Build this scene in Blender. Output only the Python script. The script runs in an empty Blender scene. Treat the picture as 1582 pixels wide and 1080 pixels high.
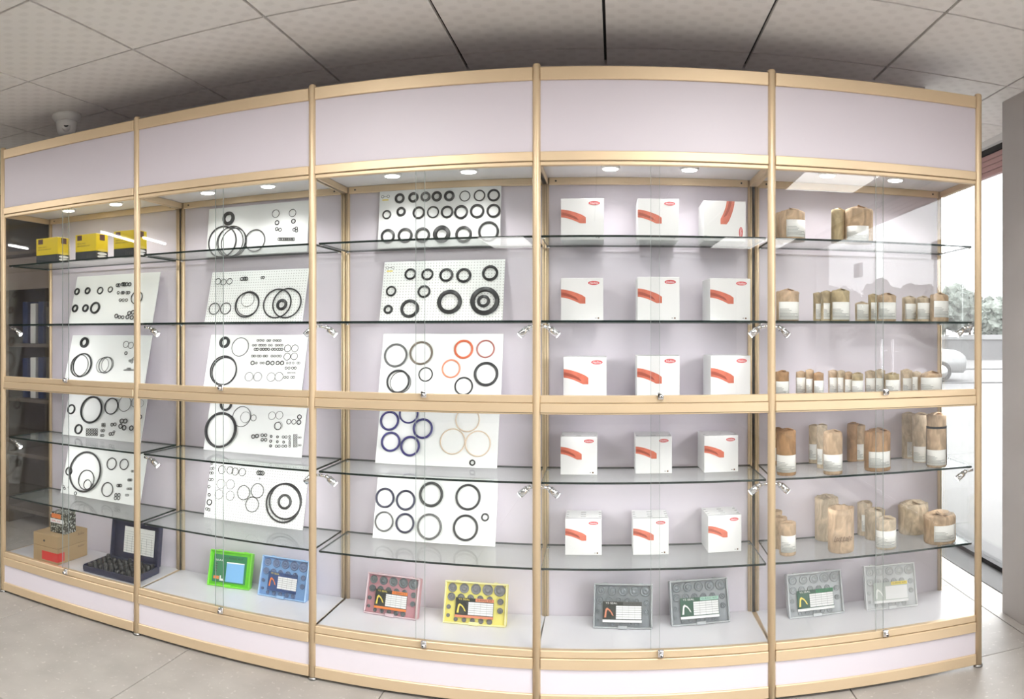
import bpy, bmesh, math, random
from mathutils import Vector, Matrix
random.seed(7)
PI = math.pi
S = bpy.context.scene
COL = S.collection
# ------------------------------------------------------------------ camera
# The photograph is a stitched cylindrical panorama: a real panoramic camera standing in the room.
F, CX, CY, EYE = 1160.0, 950.0, 515.0, 1.40
cd = bpy.data.cameras.new('camera'); cd.type = 'PANO'
cd.panorama_type = 'CENTRAL_CYLINDRICAL'
cd.central_cylindrical_range_u_min = -CX / F
cd.central_cylindrical_range_u_max = (1582 - CX) / F
cd.central_cylindrical_range_v_min = -(1080 - CY) / F
cd.central_cylindrical_range_v_max = CY / F
cd.central_cylindrical_radius = 1.0
cam = bpy.data.objects.new('camera', cd); COL.objects.link(cam)
cam.location = (0, 0, EYE); cam.rotation_euler = (PI / 2, 0, 0)
S.camera = cam
# ------------------------------------------------------------------ world, exposure
SKY = 5.6
w = bpy.data.worlds.new('world'); S.world = w; w.use_nodes = True
bg = w.node_tree.nodes['Background']
bg.inputs[0].default_value = (0.97, 0.98, 1.0, 1); bg.inputs[1].default_value = SKY
S.view_settings.view_transform = 'Standard'; S.view_settings.look = 'None'
S.view_settings.gamma = 1.0; S.view_settings.use_curve_mapping = False
S.view_settings.exposure = 0.72
LED_PANEL = 5.0; LED_FILL = 11.5; LED_TUBE = 20.0; DOWN_W = 2.0; SPOT_W = 1.5
try:
    S.cycles.transparent_max_bounces = 32
    S.cycles.max_bounces = 12; S.cycles.diffuse_bounces = 8; S.cycles.glossy_bounces = 6
    S.cycles.caustics_reflective = False; S.cycles.caustics_refractive = False
    S.cycles.sample_clamp_indirect = 4.0
    S.cycles.use_denoising = True
except Exception:
    pass
# ------------------------------------------------------------------ materials
MATS = {}
def mat(name, col, rough=0.5, metal=0.0, emit=0.0, spec=0.5, bump=None, var=None, coat=0.0, alpha=None):
    m = bpy.data.materials.new(name); m.use_nodes = True; nt = m.node_tree
    b = nt.nodes['Principled BSDF']
    b.inputs['Base Color'].default_value = (*col, 1); b.inputs['Roughness'].default_value = rough
    b.inputs['Metallic'].default_value = metal; b.inputs['Specular IOR Level'].default_value = spec
    if coat: b.inputs['Coat Weight'].default_value = coat
    if emit:
        b.inputs['Emission Color'].default_value = (*col, 1); b.inputs['Emission Strength'].default_value = emit
    if alpha is not None: b.inputs['Alpha'].default_value = alpha
    tc = None
    if bump or var:
        tc = nt.nodes.new('ShaderNodeTexCoord')
    if var:   # (scale, amount, detail) noise variation of the base colour
        n = nt.nodes.new('ShaderNodeTexNoise'); n.inputs['Scale'].default_value = var[0]; n.inputs['Detail'].default_value = 5
        nt.links.new(tc.outputs['Object'], n.inputs['Vector'])
        r = nt.nodes.new('ShaderNodeValToRGB')
        r.color_ramp.elements[0].position = 0.3; r.color_ramp.elements[1].position = 0.7
        a = var[1]
        r.color_ramp.elements[0].color = (*[c * (1 - a) for c in col], 1)
        r.color_ramp.elements[1].color = (*[min(1, c * (1 + a)) for c in col], 1)
        nt.links.new(n.outputs['Fac'], r.inputs['Fac']); nt.links.new(r.outputs['Color'], b.inputs['Base Color'])
    if bump:
        n = nt.nodes.new('ShaderNodeTexNoise'); n.inputs['Scale'].default_value = bump[0]; n.inputs['Detail'].default_value = 4
        nt.links.new(tc.outputs['Object'], n.inputs['Vector'])
        bp = nt.nodes.new('ShaderNodeBump'); bp.inputs['Strength'].default_value = bump[1]; bp.inputs['Distance'].default_value = bump[2]
        nt.links.new(n.outputs['Fac'], bp.inputs['Height']); nt.links.new(bp.outputs['Normal'], b.inputs['Normal'])
    MATS[name] = m
    return m
def glassmat(name, tint, ior=1.5, dust=0.0, refl=1.0):
    m = bpy.data.materials.new(name); m.use_nodes = True; nt = m.node_tree; nt.nodes.clear()
    o = nt.nodes.new('ShaderNodeOutputMaterial'); mix = nt.nodes.new('ShaderNodeMixShader')
    tr = nt.nodes.new('ShaderNodeBsdfTransparent'); tr.inputs[0].default_value = (*tint, 1)
    gl = nt.nodes.new('ShaderNodeBsdfGlossy'); gl.inputs['Roughness'].default_value = 0.0
    fr = nt.nodes.new('ShaderNodeFresnel'); ge = nt.nodes.new('ShaderNodeNewGeometry')
    mr = nt.nodes.new('ShaderNodeMapRange'); mr.inputs[3].default_value = ior; mr.inputs[4].default_value = 1 / ior
    nt.links.new(ge.outputs['Backfacing'], mr.inputs[0]); nt.links.new(mr.outputs[0], fr.inputs['IOR'])
    ml = nt.nodes.new('ShaderNodeMath'); ml.operation = 'MULTIPLY'; ml.inputs[1].default_value = refl
    nt.links.new(fr.outputs[0], ml.inputs[0]); nt.links.new(ml.outputs[0], mix.inputs[0]); nt.links.new(tr.outputs[0], mix.inputs[1]); nt.links.new(gl.outputs[0], mix.inputs[2])
    if dust:      # thin film of dust and the green body colour of thick glass
        df = nt.nodes.new('ShaderNodeBsdfDiffuse'); df.inputs[0].default_value = (0.78, 0.86, 0.82, 1)
        m3 = nt.nodes.new('ShaderNodeMixShader'); m3.inputs[0].default_value = dust
        nt.links.new(mix.outputs[0], m3.inputs[1]); nt.links.new(df.outputs[0], m3.inputs[2]); mix = m3
    nt.links.new(mix.outputs[0], o.inputs[0]); MATS[name] = m
    return m
M_gold = mat('champagne_aluminium', (0.75, 0.585, 0.385), 0.42, 0.45, var=(3, 0.03))
M_goldd = mat('aluminium_groove', (0.22, 0.16, 0.09), 0.6, 0.3)
M_lam = mat('lilac_laminate', (0.68, 0.63, 0.69), 0.42)
M_lamw = mat('white_laminate', (0.80, 0.79, 0.83), 0.25)
M_base = mat('plinth_laminate', (0.74, 0.69, 0.745), 0.45)
M_glass = glassmat('door_glass', (0.992, 0.997, 0.995))
M_shelf = glassmat('shelf_glass', (0.968, 0.986, 0.979), ior=1.5, dust=0.06, refl=0.5)
M_dkedge = mat('glass_edge', (0.010, 0.022, 0.019), 0.35, spec=0.2)
M_dooredge = mat('door_glass_edge', (0.30, 0.34, 0.33), 0.35)
M_chrome = mat('chrome', (0.80, 0.80, 0.82), 0.15, 1.0)
M_dark = mat('dark_hole', (0.02, 0.02, 0.02), 0.6)
M_black = mat('black_rubber', (0.022, 0.022, 0.024), 0.45, bump=(60, 0.2, 0.002))
M_seal = mat('oil_seal_rubber', (0.030, 0.031, 0.032), 0.42)
M_greyr = mat('grey_rubber', (0.11, 0.11, 0.11), 0.5)
M_brownr = mat('brown_rubber', (0.16, 0.13, 0.10), 0.5)
M_navyr = mat('navy_ring', (0.035, 0.03, 0.16), 0.35)
M_navyk = mat('dark_navy_ring', (0.02, 0.02, 0.05), 0.4)
M_orange = mat('orange_ring', (0.62, 0.13, 0.05), 0.4)
M_orangel = mat('light_orange_ring', (0.72, 0.26, 0.15), 0.4)
M_rose = mat('rose_ring', (0.42, 0.14, 0.12), 0.4)
M_cream = mat('cream_ring', (0.72, 0.58, 0.44), 0.45)
M_card = mat('kraft_cardboard', (0.42, 0.29, 0.15), 0.75, bump=(80, 0.15, 0.002), var=(8, 0.06))
M_white = mat('white_card', (0.80, 0.80, 0.80), 0.5)
M_whitep = mat('white_plastic', (0.90, 0.90, 0.88), 0.35)
M_paper = mat('label_paper', (0.83, 0.83, 0.80), 0.6)
M_ink = mat('grey_ink', (0.22, 0.22, 0.22), 0.6)
M_inkb = mat('brown_ink', (0.16, 0.09, 0.05), 0.6)
M_yellow = mat('yellow_card', (0.80, 0.60, 0.01), 0.45)
M_slate = mat('slate_card', (0.045, 0.05, 0.055), 0.5)
M_brownlogo = mat('maroon_print', (0.12, 0.05, 0.04), 0.5)
M_red = mat('red_print', (0.70, 0.04, 0.035), 0.45)
M_redo = mat('oval_red', (0.62, 0.09, 0.10), 0.45)
M_pico = mat('picture_orange', (0.64, 0.17, 0.11), 0.5, var=(14, 0.25))
M_picd = mat('picture_rust', (0.36, 0.08, 0.05), 0.5)
M_navyc = mat('navy_plastic', (0.018, 0.022, 0.06), 0.35, spec=0.5)
M_pit = mat('white_print', (0.85, 0.85, 0.85), 0.5)
M_orp = mat('orange_print', (0.80, 0.22, 0.05), 0.5)
M_yelp = mat('yellow_print', (0.85, 0.68, 0.12), 0.5)
M_greenp = mat('green_print', (0.02, 0.20, 0.08), 0.5)
M_greenl = mat('pale_green_print', (0.35, 0.58, 0.48), 0.5)
M_darkp = mat('dark_label', (0.03, 0.035, 0.03), 0.5)
M_bluep = mat('navy_label', (0.03, 0.07, 0.2), 0.5)
M_lens = mat('lamp_lens', (1.0, 0.98, 0.95), 0.3, emit=12)
M_lens2 = mat('spot_lens', (1.0, 0.98, 0.95), 0.3, emit=8)
M_led = mat('led_diffuser', (1.0, 0.98, 0.95), 0.5, emit=LED_PANEL)
M_ledfill = mat('added_fill_diffuser', (1.0, 0.98, 0.95), 0.5, emit=LED_FILL)  # glow of the out-of-view panels added as fill light
M_tube = mat('led_tube', (1.0, 0.98, 0.96), 0.5, emit=LED_TUBE)
M_wall = mat('wall_plaster', (0.78, 0.76, 0.75), 0.85, bump=(30, 0.08, 0.004))
M_pillar = mat('pillar_paint', (0.50, 0.47, 0.46), 0.6, bump=(25, 0.1, 0.004), var=(2.5, 0.04))
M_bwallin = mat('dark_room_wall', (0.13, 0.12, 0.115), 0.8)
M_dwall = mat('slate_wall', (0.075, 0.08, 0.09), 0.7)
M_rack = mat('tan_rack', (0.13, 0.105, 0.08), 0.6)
M_frame = mat('window_metal', (0.55, 0.55, 0.56), 0.35, 0.8)
M_asph = mat('asphalt', (0.082, 0.080, 0.079), 0.9, var=(0.4, 0.08))
M_pave = mat('pale_paving', (0.10, 0.098, 0.096), 0.85, var=(0.8, 0.06))
M_kerb = mat('dark_kerb', (0.07, 0.07, 0.07), 0.8)
M_bwall = mat('boundary_wall', (0.095, 0.094, 0.095), 0.8, var=(0.5, 0.06))
M_cop = mat('wall_coping', (0.16, 0.16, 0.16), 0.8)
M_leaf = mat('foliage', (0.12, 0.135, 0.118), 0.8, var=(2.5, 0.5))
M_bark = mat('bark', (0.08, 0.06, 0.05), 0.9)
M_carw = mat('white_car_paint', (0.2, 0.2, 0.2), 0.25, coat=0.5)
M_tyre = mat('tyre', (0.02, 0.02, 0.02), 0.8)
M_cgl = mat('car_window', (0.02, 0.025, 0.03), 0.08)
M_pink = mat('pink_slat', (0.50, 0.30, 0.29), 0.5)
M_blk = mat('black_gap', (0.02, 0.018, 0.018), 0.7)
M_trim = mat('white_trim', (0.78, 0.77, 0.76), 0.4)
M_blueb = mat('blue_binder', (0.02, 0.04, 0.12), 0.5)
M_foot = mat('steel_foot', (0.4, 0.4, 0.4), 0.3, 1.0)
M_camdark = mat('lens_black', (0.01, 0.01, 0.01), 0.1)

def nodes_mat(name, rough=0.5):
    m = bpy.data.materials.new(name); m.use_nodes = True
    b = m.node_tree.nodes['Principled BSDF']; b.inputs['Roughness'].default_value = rough
    MATS[name] = m
    return m, m.node_tree, b
def N(nt, t, **k):
    n = nt.nodes.new(t)
    for a, v in k.items(): setattr(n, a, v)
    return n
def mth(nt, op, a, b=None):
    n = N(nt, 'ShaderNodeMath', operation=op)
    for i, x in enumerate((a, b)):
        if x is None: continue
        if isinstance(x, (int, float)): n.inputs[i].default_value = x
        else: nt.links.new(x, n.inputs[i])
    return n.outputs[0]
# ceiling tile: faint woven pattern of slightly darker rounded pads
M_ctile, nt, b = nodes_mat('ceiling_tile_coat', 0.55)
tc = N(nt, 'ShaderNodeTexCoord'); sx = N(nt, 'ShaderNodeSeparateXYZ'); nt.links.new(tc.outputs['Object'], sx.inputs[0])
def sinw(axis, k, ph=0.0):
    return mth(nt, 'SINE', mth(nt, 'ADD', mth(nt, 'MULTIPLY', sx.outputs[axis], k), ph))
pat = mth(nt, 'MULTIPLY', sinw(0, 2 * PI / 0.088), sinw(1, 2 * PI / 0.088))
pr = N(nt, 'ShaderNodeValToRGB'); nt.links.new(mth(nt, 'ADD', mth(nt, 'MULTIPLY', pat, 0.5), 0.5), pr.inputs[0])
pr.color_ramp.elements[0].position = 0.55; pr.color_ramp.elements[1].position = 0.80
pr.color_ramp.elements[0].color = (0.88, 0.855, 0.83, 1); pr.color_ramp.elements[1].color = (0.825, 0.80, 0.775, 1)
nt.links.new(pr.outputs[0], b.inputs['Base Color'])
bp = N(nt, 'ShaderNodeBump'); bp.inputs['Strength'].default_value = 0.25; bp.inputs['Distance'].default_value = 0.002
nt.links.new(pat, bp.inputs['Height']); nt.links.new(bp.outputs[0], b.inputs['Normal'])
# floor tile: warm grey terrazzo-like stone
M_ftile, nt, b = nodes_mat('floor_stone', 0.5)
tc = N(nt, 'ShaderNodeTexCoord'); n1 = N(nt, 'ShaderNodeTexNoise'); n1.inputs['Scale'].default_value = 5; n1.inputs['Detail'].default_value = 8
nt.links.new(tc.outputs['Object'], n1.inputs[0])
v1 = N(nt, 'ShaderNodeTexNoise'); v1.inputs['Scale'].default_value = 42; v1.inputs['Detail'].default_value = 3; nt.links.new(tc.outputs['Object'], v1.inputs[0])
r1 = N(nt, 'ShaderNodeValToRGB'); r1.color_ramp.elements[0].position = 0.35; r1.color_ramp.elements[1].position = 0.7
r1.color_ramp.elements[0].color = (0.40, 0.375, 0.345, 1); r1.color_ramp.elements[1].color = (0.48, 0.455, 0.42, 1)
nt.links.new(n1.outputs[0], r1.inputs[0])
r2 = N(nt, 'ShaderNodeValToRGB'); r2.color_ramp.elements[0].position = 0.62; r2.color_ramp.elements[1].position = 0.72
r2.color_ramp.elements[0].color = (0, 0, 0, 1); r2.color_ramp.elements[1].color = (0.55, 0.55, 0.55, 1)
nt.links.new(v1.outputs[0], r2.inputs[0])
mx = N(nt, 'ShaderNodeMix', data_type='RGBA'); nt.links.new(r2.outputs[0], mx.inputs[0]); nt.links.new(r1.outputs[0], mx.inputs[6])
mx.inputs[7].default_value = (0.70, 0.67, 0.63, 1); nt.links.new(mx.outputs[2], b.inputs['Base Color'])
# sample board (plain) and perforated sample board
M_board = mat('white_board', (0.80, 0.815, 0.80), 0.45)
M_peg, nt, b = nodes_mat('perforated_board', 0.45)
tc = N(nt, 'ShaderNodeTexCoord'); sx = N(nt, 'ShaderNodeSeparateXYZ'); nt.links.new(tc.outputs['Object'], sx.inputs[0])
def cell(o): return mth(nt, 'SUBTRACT', mth(nt, 'FRACT', mth(nt, 'MULTIPLY', o, 78.0)), 0.5)
a_, c_ = cell(sx.outputs[0]), cell(sx.outputs[2])
d_ = mth(nt, 'SQRT', mth(nt, 'ADD', mth(nt, 'MULTIPLY', a_, a_), mth(nt, 'MULTIPLY', c_, c_)))
mx = N(nt, 'ShaderNodeMix', data_type='RGBA'); nt.links.new(mth(nt, 'LESS_THAN', d_, 0.17), mx.inputs[0])
mx.inputs[6].default_value = (0.80, 0.815, 0.80, 1); mx.inputs[7].default_value = (0.36, 0.36, 0.34, 1)
nt.links.new(mx.outputs[2], b.inputs['Base Color'])
# kraft wrapping: creased brown paper in three tones
def kraft(name, col):
    m, nt, b = nodes_mat(name, 0.7)
    tc = N(nt, 'ShaderNodeTexCoord'); mp = N(nt, 'ShaderNodeMapping'); mp.inputs['Scale'].default_value = (1, 1, .45)
    nt.links.new(tc.outputs['Object'], mp.inputs[0])
    n = N(nt, 'ShaderNodeTexNoise'); n.inputs['Scale'].default_value = 34; n.inputs['Detail'].default_value = 6; n.inputs['Distortion'].default_value = 1.2
    nt.links.new(mp.outputs[0], n.inputs[0])
    r = N(nt, 'ShaderNodeValToRGB'); r.color_ramp.elements[0].position = 0.32; r.color_ramp.elements[1].position = 0.68
    r.color_ramp.elements[0].color = (*[c * 0.70 for c in col], 1); r.color_ramp.elements[1].color = (*[min(1, c * 1.25) for c in col], 1)
    nt.links.new(n.outputs[0], r.inputs[0]); nt.links.new(r.outputs[0], b.inputs['Base Color'])
    bb = N(nt, 'ShaderNodeBump'); bb.inputs['Strength'].default_value = 0.5; bb.inputs['Distance'].default_value = 0.003
    nt.links.new(n.outputs[0], bb.inputs['Height']); nt.links.new(bb.outputs[0], b.inputs['Normal'])
    return m
KR = [kraft('kraft_brown', (0.40, 0.235, 0.12)), kraft('kraft_tan', (0.50, 0.36, 0.235)), kraft('kraft_pale', (0.52, 0.42, 0.30)), kraft('kraft_olive', (0.43, 0.34, 0.20))]

# ------------------------------------------------------------------ mesh builder
class MB:
    def __init__(s): s.v = []; s.f = []; s.mi = []; s.sm = []; s.mats = []
    def slot(s, m):
        if m not in s.mats: s.mats.append(m)
        return s.mats.index(m)
    def add(s, vs, fs, m, smooth=False, M=None):
        b = len(s.v); i = s.slot(m)
        s.v += [tuple(M @ Vector(v)) if M else tuple(v) for v in vs]
        for f in fs: s.f.append([b + k for k in f]); s.mi.append(i); s.sm.append(smooth)
        return s
    def box(s, x0, x1, y0, y1, z0, z1, m, M=None):
        vs = [(x, y, z) for x in (x0, x1) for y in (y0, y1) for z in (z0, z1)]
        return s.add(vs, [(0, 1, 3, 2), (4, 6, 7, 5), (0, 4, 5, 1), (2, 3, 7, 6), (0, 2, 6, 4), (1, 5, 7, 3)], m, M=M)
    def rbox(s, x0, x1, y0, y1, z0, z1, bev, m, seg=2, M=None, sm=None):
        bm = bmesh.new(); bmesh.ops.create_cube(bm, size=1)
        for v in bm.verts: v.co = Vector(((x0 + x1) / 2 + v.co.x * (x1 - x0), (y0 + y1) / 2 + v.co.y * (y1 - y0), (z0 + z1) / 2 + v.co.z * (z1 - z0)))
        bmesh.ops.bevel(bm, geom=bm.edges[:], offset=bev, segments=seg, affect='EDGES', profile=0.6)
        bm.verts.index_update()
        s.add([v.co[:] for v in bm.verts], [[v.index for v in f.verts] for f in bm.faces], m, (seg > 1) if sm is None else sm, M); bm.free()
        return s
    def lathe(s, prof, m, n=20, M=None, smooth=True, jit=None):
        vs = []; fs = []
        for k, (r, z) in enumerate(prof):
            for i in range(n):
                a = 2 * PI * i / n; rr = r; zz = z
                if jit: rr, zz = jit(k, i, a, r, z)
                vs.append((rr * math.cos(a), rr * math.sin(a), zz))
        for k in range(len(prof) - 1):
            for i in range(n):
                j = (i + 1) % n; fs.append((k * n + i, k * n + j, (k + 1) * n + j, (k + 1) * n + i))
        if prof[0][0] > 1e-6: fs.append(tuple(range(n))[::-1])
        if prof[-1][0] > 1e-6: fs.append(tuple((len(prof) - 1) * n + i for i in range(n)))
        return s.add(vs, fs, m, smooth, M)
    def cyl(s, p, q, r, m, n=14, r2=None):
        p, q = Vector(p), Vector(q); d = q - p
        M = Matrix.Translation(p) @ d.to_track_quat('Z', 'Y').to_matrix().to_4x4()
        return s.lathe([(r, 0), (r if r2 is None else r2, d.length)], m, n, M)
    def ngon(s, pts, y0, y1, m, M=None):   # polygon in x,z extruded in y
        n = len(pts)
        vs = [(x, y0, z) for x, z in pts] + [(x, y1, z) for x, z in pts]
        fs = [tuple(range(n)), tuple(range(2 * n - 1, n - 1, -1))] + [(i, i + n, (i + 1) % n + n, (i + 1) % n) for i in range(n)]
        return s.add(vs, fs, m, M=M)
    def mesh(s, name):
        me = bpy.data.meshes.new(name); me.from_pydata(s.v, [], s.f)
        for m in s.mats: me.materials.append(m)
        me.polygons.foreach_set('material_index', s.mi); me.polygons.foreach_set('use_smooth', s.sm)
        bm = bmesh.new(); bm.from_mesh(me); bmesh.ops.recalc_face_normals(bm, faces=bm.faces[:]); bm.to_mesh(me); bm.free()
        me.update(); return me
    def build(s, name, parent=None): return link(name, s.mesh(name), parent)
def link(name, data, parent=None, M=None):
    o = bpy.data.objects.new(name, data); COL.objects.link(o)
    if parent: o.parent = parent
    if M is not None: o.matrix_local = M
    return o
def empty(name, M, label=None, cat=None, group=None):
    o = bpy.data.objects.new(name, None); COL.objects.link(o); o.matrix_world = M; o.empty_display_size = 0.05
    return tag(o, label, cat, group)
def tag(o, label=None, cat=None, group=None, kind=None):
    if label: o['label'] = label
    if cat: o['category'] = cat
    if group: o['group'] = group
    if kind: o['kind'] = kind
    return o
def struct(o): o['kind'] = 'structure'; return o
_txt = {}
def txt(body, m, shear=0.0):
    k = (body, m.name)
    if k not in _txt:
        c = bpy.data.curves.new('lettering', 'FONT'); c.body = body; c.align_x = 'CENTER'; c.align_y = 'CENTER'; c.size = 1; c.resolution_u = 2
        c.shear = shear
        o = bpy.data.objects.new('lettering', c); COL.objects.link(o)
        me = bpy.data.meshes.new_from_object(o.evaluated_get(bpy.context.evaluated_depsgraph_get())); me.name = 'lettering'
        me.materials.clear(); me.materials.append(m)
        xs = [v.co.x for v in me.vertices]; ys = [v.co.y for v in me.vertices]
        cx, cy = (min(xs) + max(xs)) / 2, (min(ys) + max(ys)) / 2; W, H = max(xs) - min(xs), max(ys) - min(ys)
        for v in me.vertices: v.co = Vector(((v.co.x - cx) / W, 0, (v.co.y - cy) / H))   # unit box, facing -y
        bpy.data.objects.remove(o)
        _txt[k] = me
    return _txt[k]
def put_text(body, m, x, y, z, w, h, parent, rot=None, shear=0.0):
    M = Matrix.Translation((x, y, z)) @ (rot or Matrix()) @ Matrix.Diagonal((w, 1, h, 1))
    return link('lettering', txt(body, m, shear), parent, M)

# ------------------------------------------------------------------ surveying: photograph pixel -> point of the room
def th(px): return (px - CX) / F
def hitz(px, py, z):
    r = F * (EYE - z) / (py - CY); a = th(px)
    return Vector((r * math.sin(a), r * math.cos(a), z))
POSTX = [5, 212, 483, 829, 1192, 1511]; POSTH = [684, 786, 915, 1001, 961, 886]
POST = []
for x, h, k in zip(POSTX, POSTH, (.2, .2, .3, .3, .15, .12)):
    a = th(x); r = k * 2.4 * F / h + (1 - k) * 2.8 / math.cos(a)
    POST.append(Vector((r * math.sin(a), r * math.cos(a), 0)))
DEP = 0.37
class Bay:
    def __init__(s, i):
        s.i = i; s.p = POST[i]; s.q = POST[i + 1]; d = s.q - s.p; s.w = d.length; s.ang = math.atan2(d.y, d.x)
        s.M = Matrix.Translation(s.p) @ Matrix.Rotation(s.ang, 4, 'Z'); s.inv = s.M.inverted()
    def ray(s, px, py, v):          # ray of the pixel meets the vertical plane at depth v of the bay -> local u,v,z and r
        a = th(px); o = s.inv @ Vector((0, 0, 0)); d = s.inv.to_3x3() @ Vector((math.sin(a), math.cos(a), 0))
        t = (v - o.y) / d.y
        return Vector((o.x + d.x * t, v, EYE - (py - CY) * t / F)), t
    def onz(s, px, py, z): return s.inv @ hitz(px, py, z)
BAYS = [Bay(i) for i in range(5)]
Z_TOP, Z_SH1, Z_SH2, Z_MID, Z_SH3, Z_SH4, Z_BOT = 2.392, 1.770, 1.449, 1.128, 0.839, 0.514, 0.208
CEIL = 2.56

# ------------------------------------------------------------------ the room shell
WX = 2.19     # glazed side of the room
RY0, RY1, RX0 = -6.0, 6.2, -8.2
mb = MB().box(RX0, WX + 0.1, RY0, RY1, -0.12, -0.012, M_goldd)
floor = struct(mb.build('floor'))
tx0, ty0, T = -1.79, 1.97, 0.9
me = MB().rbox(0.002, T - 0.002, 0.002, T - 0.002, -0.012, 0.0, 0.0015, M_ftile, 1).mesh('tile')
for i in range(-6, 5):
    for j in range(-4, 5):
        x, y = tx0 + i * T, ty0 + j * T
        if x + T > WX + 0.02:
            m2 = MB().box(0.002, max(0.02, WX - x - 0.02), 0.002, T - 0.002, -0.012, 0.0, M_ftile).mesh('tile') if WX - x > 0.05 else None
            if m2: link('tile', m2, floor, Matrix.Translation((x, y, 0)))
        else: link('tile', me, floor, Matrix.Translation((x, y, 0)))
struct(MB().box(WX - 0.20, WX - 0.03, -3.0, 6.0, 0.0, 0.004, M_pave).build('trim_1'))
# ceiling with square tiles
ceil = struct(MB().box(RX0, WX + 0.1, RY0, RY1, CEIL + 0.02, CEIL + 0.10, M_dark).build('ceiling'))
me = MB().rbox(0.0055, 0.5945, 0.0055, 0.5945, 0, 0.016, 0.0015, M_ctile, 1).mesh('tile')
for i in range(-9, 4):
    for j in range(-8, 5):
        x, y = -0.04 + i * 0.6, 3.06 + (j - 4) * 0.6 + 0.6 * 0
        y = 3.06 + (j - 1) * 0.6 + 0
        if x + 0.6 > WX + 0.1:
            link('tile', MB().box(0.0035, WX - x - 0.01, 0.0035, 0.5965, 0, 0.016, M_ctile).mesh('tile'), ceil, Matrix.Translation((x, y, CEIL)))
        else: link('tile', me, ceil, Matrix.Translation((x, y, CEIL)))
st = MB().box(RX0, WX, RY0, 3.06 - 9 * 0.6, CEIL, CEIL + 0.018, M_ctile).box(RX0, -0.04 - 9 * 0.6, 3.06 - 9 * 0.6, RY1, CEIL, CEIL + 0.018, M_ctile)
st.box(-5.44, WX, 3.06 + 4 * 0.6, RY1, CEIL, CEIL + 0.018, M_ctile)
tag(st.build('tile_field', ceil), kind='stuff')
struct(MB().box(-2.95, 1.42, 3.24, 3.30, 0, CEIL + 0.02, M_wall).build('wall_back'))
struct(MB().box(RX0, WX, RY1 - 0.1, RY1, 0, CEIL + 0.02, M_wall).build('wall_rear'))
struct(MB().box(RX0, WX + 0.1, RY0, RY0 + 0.1, 0, CEIL + 0.02, M_bwallin).build('wall_front'))
struct(MB().box(RX0, RX0 + 0.1, RY0, RY1, 0, CEIL + 0.02, M_bwallin).build('wall_left'))
struct(MB().box(WX, WX + 0.15, RY0, -2.70, 0, CEIL + 0.02, M_wall).build('wall_right'))
# dark partition and rack standing beyond the left end of the cabinets
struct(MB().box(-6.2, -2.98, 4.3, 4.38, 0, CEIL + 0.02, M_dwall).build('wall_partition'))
# pillar
struct(MB().rbox(1.86, 2.20, 1.9, 3.29, -0.01, CEIL + 0.02, 0.018, M_pillar, 3).build('wall_pillar'))
# glazing
win = struct(empty('window_1', Matrix.Translation((WX, 0, 0))))
for (y0, y1) in ((-2.70, -1.13), (0.73, 2.6), (2.6, 4.4), (4.4, 6.1)):
    MB().box(0.0, 0.012, y0 + 0.004, y1 - 0.004, 0.03, 2.35, M_glass).build('pane', win)
MB().box(0.0, 0.012, -1.126, 0.726, 2.0, 2.35, M_glass).build('pane', win)
MB().box(-0.03, 0.04, -2.70, 6.1, 0.0, 0.03, M_blk).build('sill', win)
dr = struct(empty('door_1', Matrix.Translation((WX, 0, 0))))
for (y0, y1, hy) in ((-1.12, -0.205, -0.33), (-0.195, 0.72, -0.07)):
    MB().box(0.0, 0.012, y0, y1, 0.035, 1.99, M_glass).build('pane', dr)
    h = MB().cyl((-0.05, hy, 0.75), (-0.05, hy, 1.35), 0.014, M_chrome)
    h.cyl((-0.05, hy, 0.85), (0.0, hy, 0.85), 0.008, M_chrome).cyl((-0.05, hy, 1.25), (0.0, hy, 1.25), 0.008, M_chrome); h.build('door_handle', dr)
for y in (-1.13, 0.73):
    MB().rbox(-0.012, 0.024, y - 0.09, y + 0.09, 1.93, 2.06, 0.004, M_frame, 1).build('hinge_plate', dr)
hd = struct(empty('window_2', Matrix.Translation((WX, 0, 0))))      # slatted shutter box over the glazing
MB().box(-0.02, 0.30, -2.70, 6.1, 2.488, 2.52, M_blk).build('box_frame', hd)
for k in range(4):
    MB().rbox(-0.012, 0.02, -2.70, 6.1, 2.352 + k * 0.034, 2.352 + k * 0.034 + 0.031, 0.003, M_pink, 1).build('slat', hd)
struct(MB().box(WX - 0.05, WX + 0.0, -2.7, 6.1, 2.52, 2.56, M_trim).build('trim_2'))
# ------------------------------------------------------------------ outside
g = MB().box(WX + 0.05, 220, -260, 220, -0.2, -0.10, M_asph); struct(g.build('floor_forecourt'))
struct(MB().box(WX + 0.04, WX + 6.0, -20, 22, -0.12, -0.02, M_pave).build('floor_pavement'))
def line_at(name, r, wd, hz, m):      # long straight kerb across the view at distance r
    a = th(1530); c = Vector((r * math.sin(a), r * math.cos(a), 0)); R = Matrix.Rotation(-0.35, 4, 'Z')
    M = Matrix.Translation(c) @ R
    return c, M
for k, (r, wd, hh) in enumerate(((12.9, 0.10, 0.03), (22.5, 0.12, 0.04), (31.0, 0.25, 0.05))):
    c, M = line_at('kerb', r, wd, hh, M_kerb)
    o = MB().box(-14, 22, 0, wd, -0.10, -0.10 + hh, M_kerb).build('trim_%d' % (k + 3)); o.matrix_world = M; struct(o)
c, M = line_at('wall', 43, 0, 0, None)
o = MB().box(-50, 40, 0, 0.3, -0.1, 1.05, M_bwall).box(-50, 40, -0.08, 0.38, 1.05, 1.32, M_cop).build('wall_boundary'); o.matrix_world = M; struct(o)
c2, M2 = line_at('wall', 43, 0, 0, None)
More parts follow.
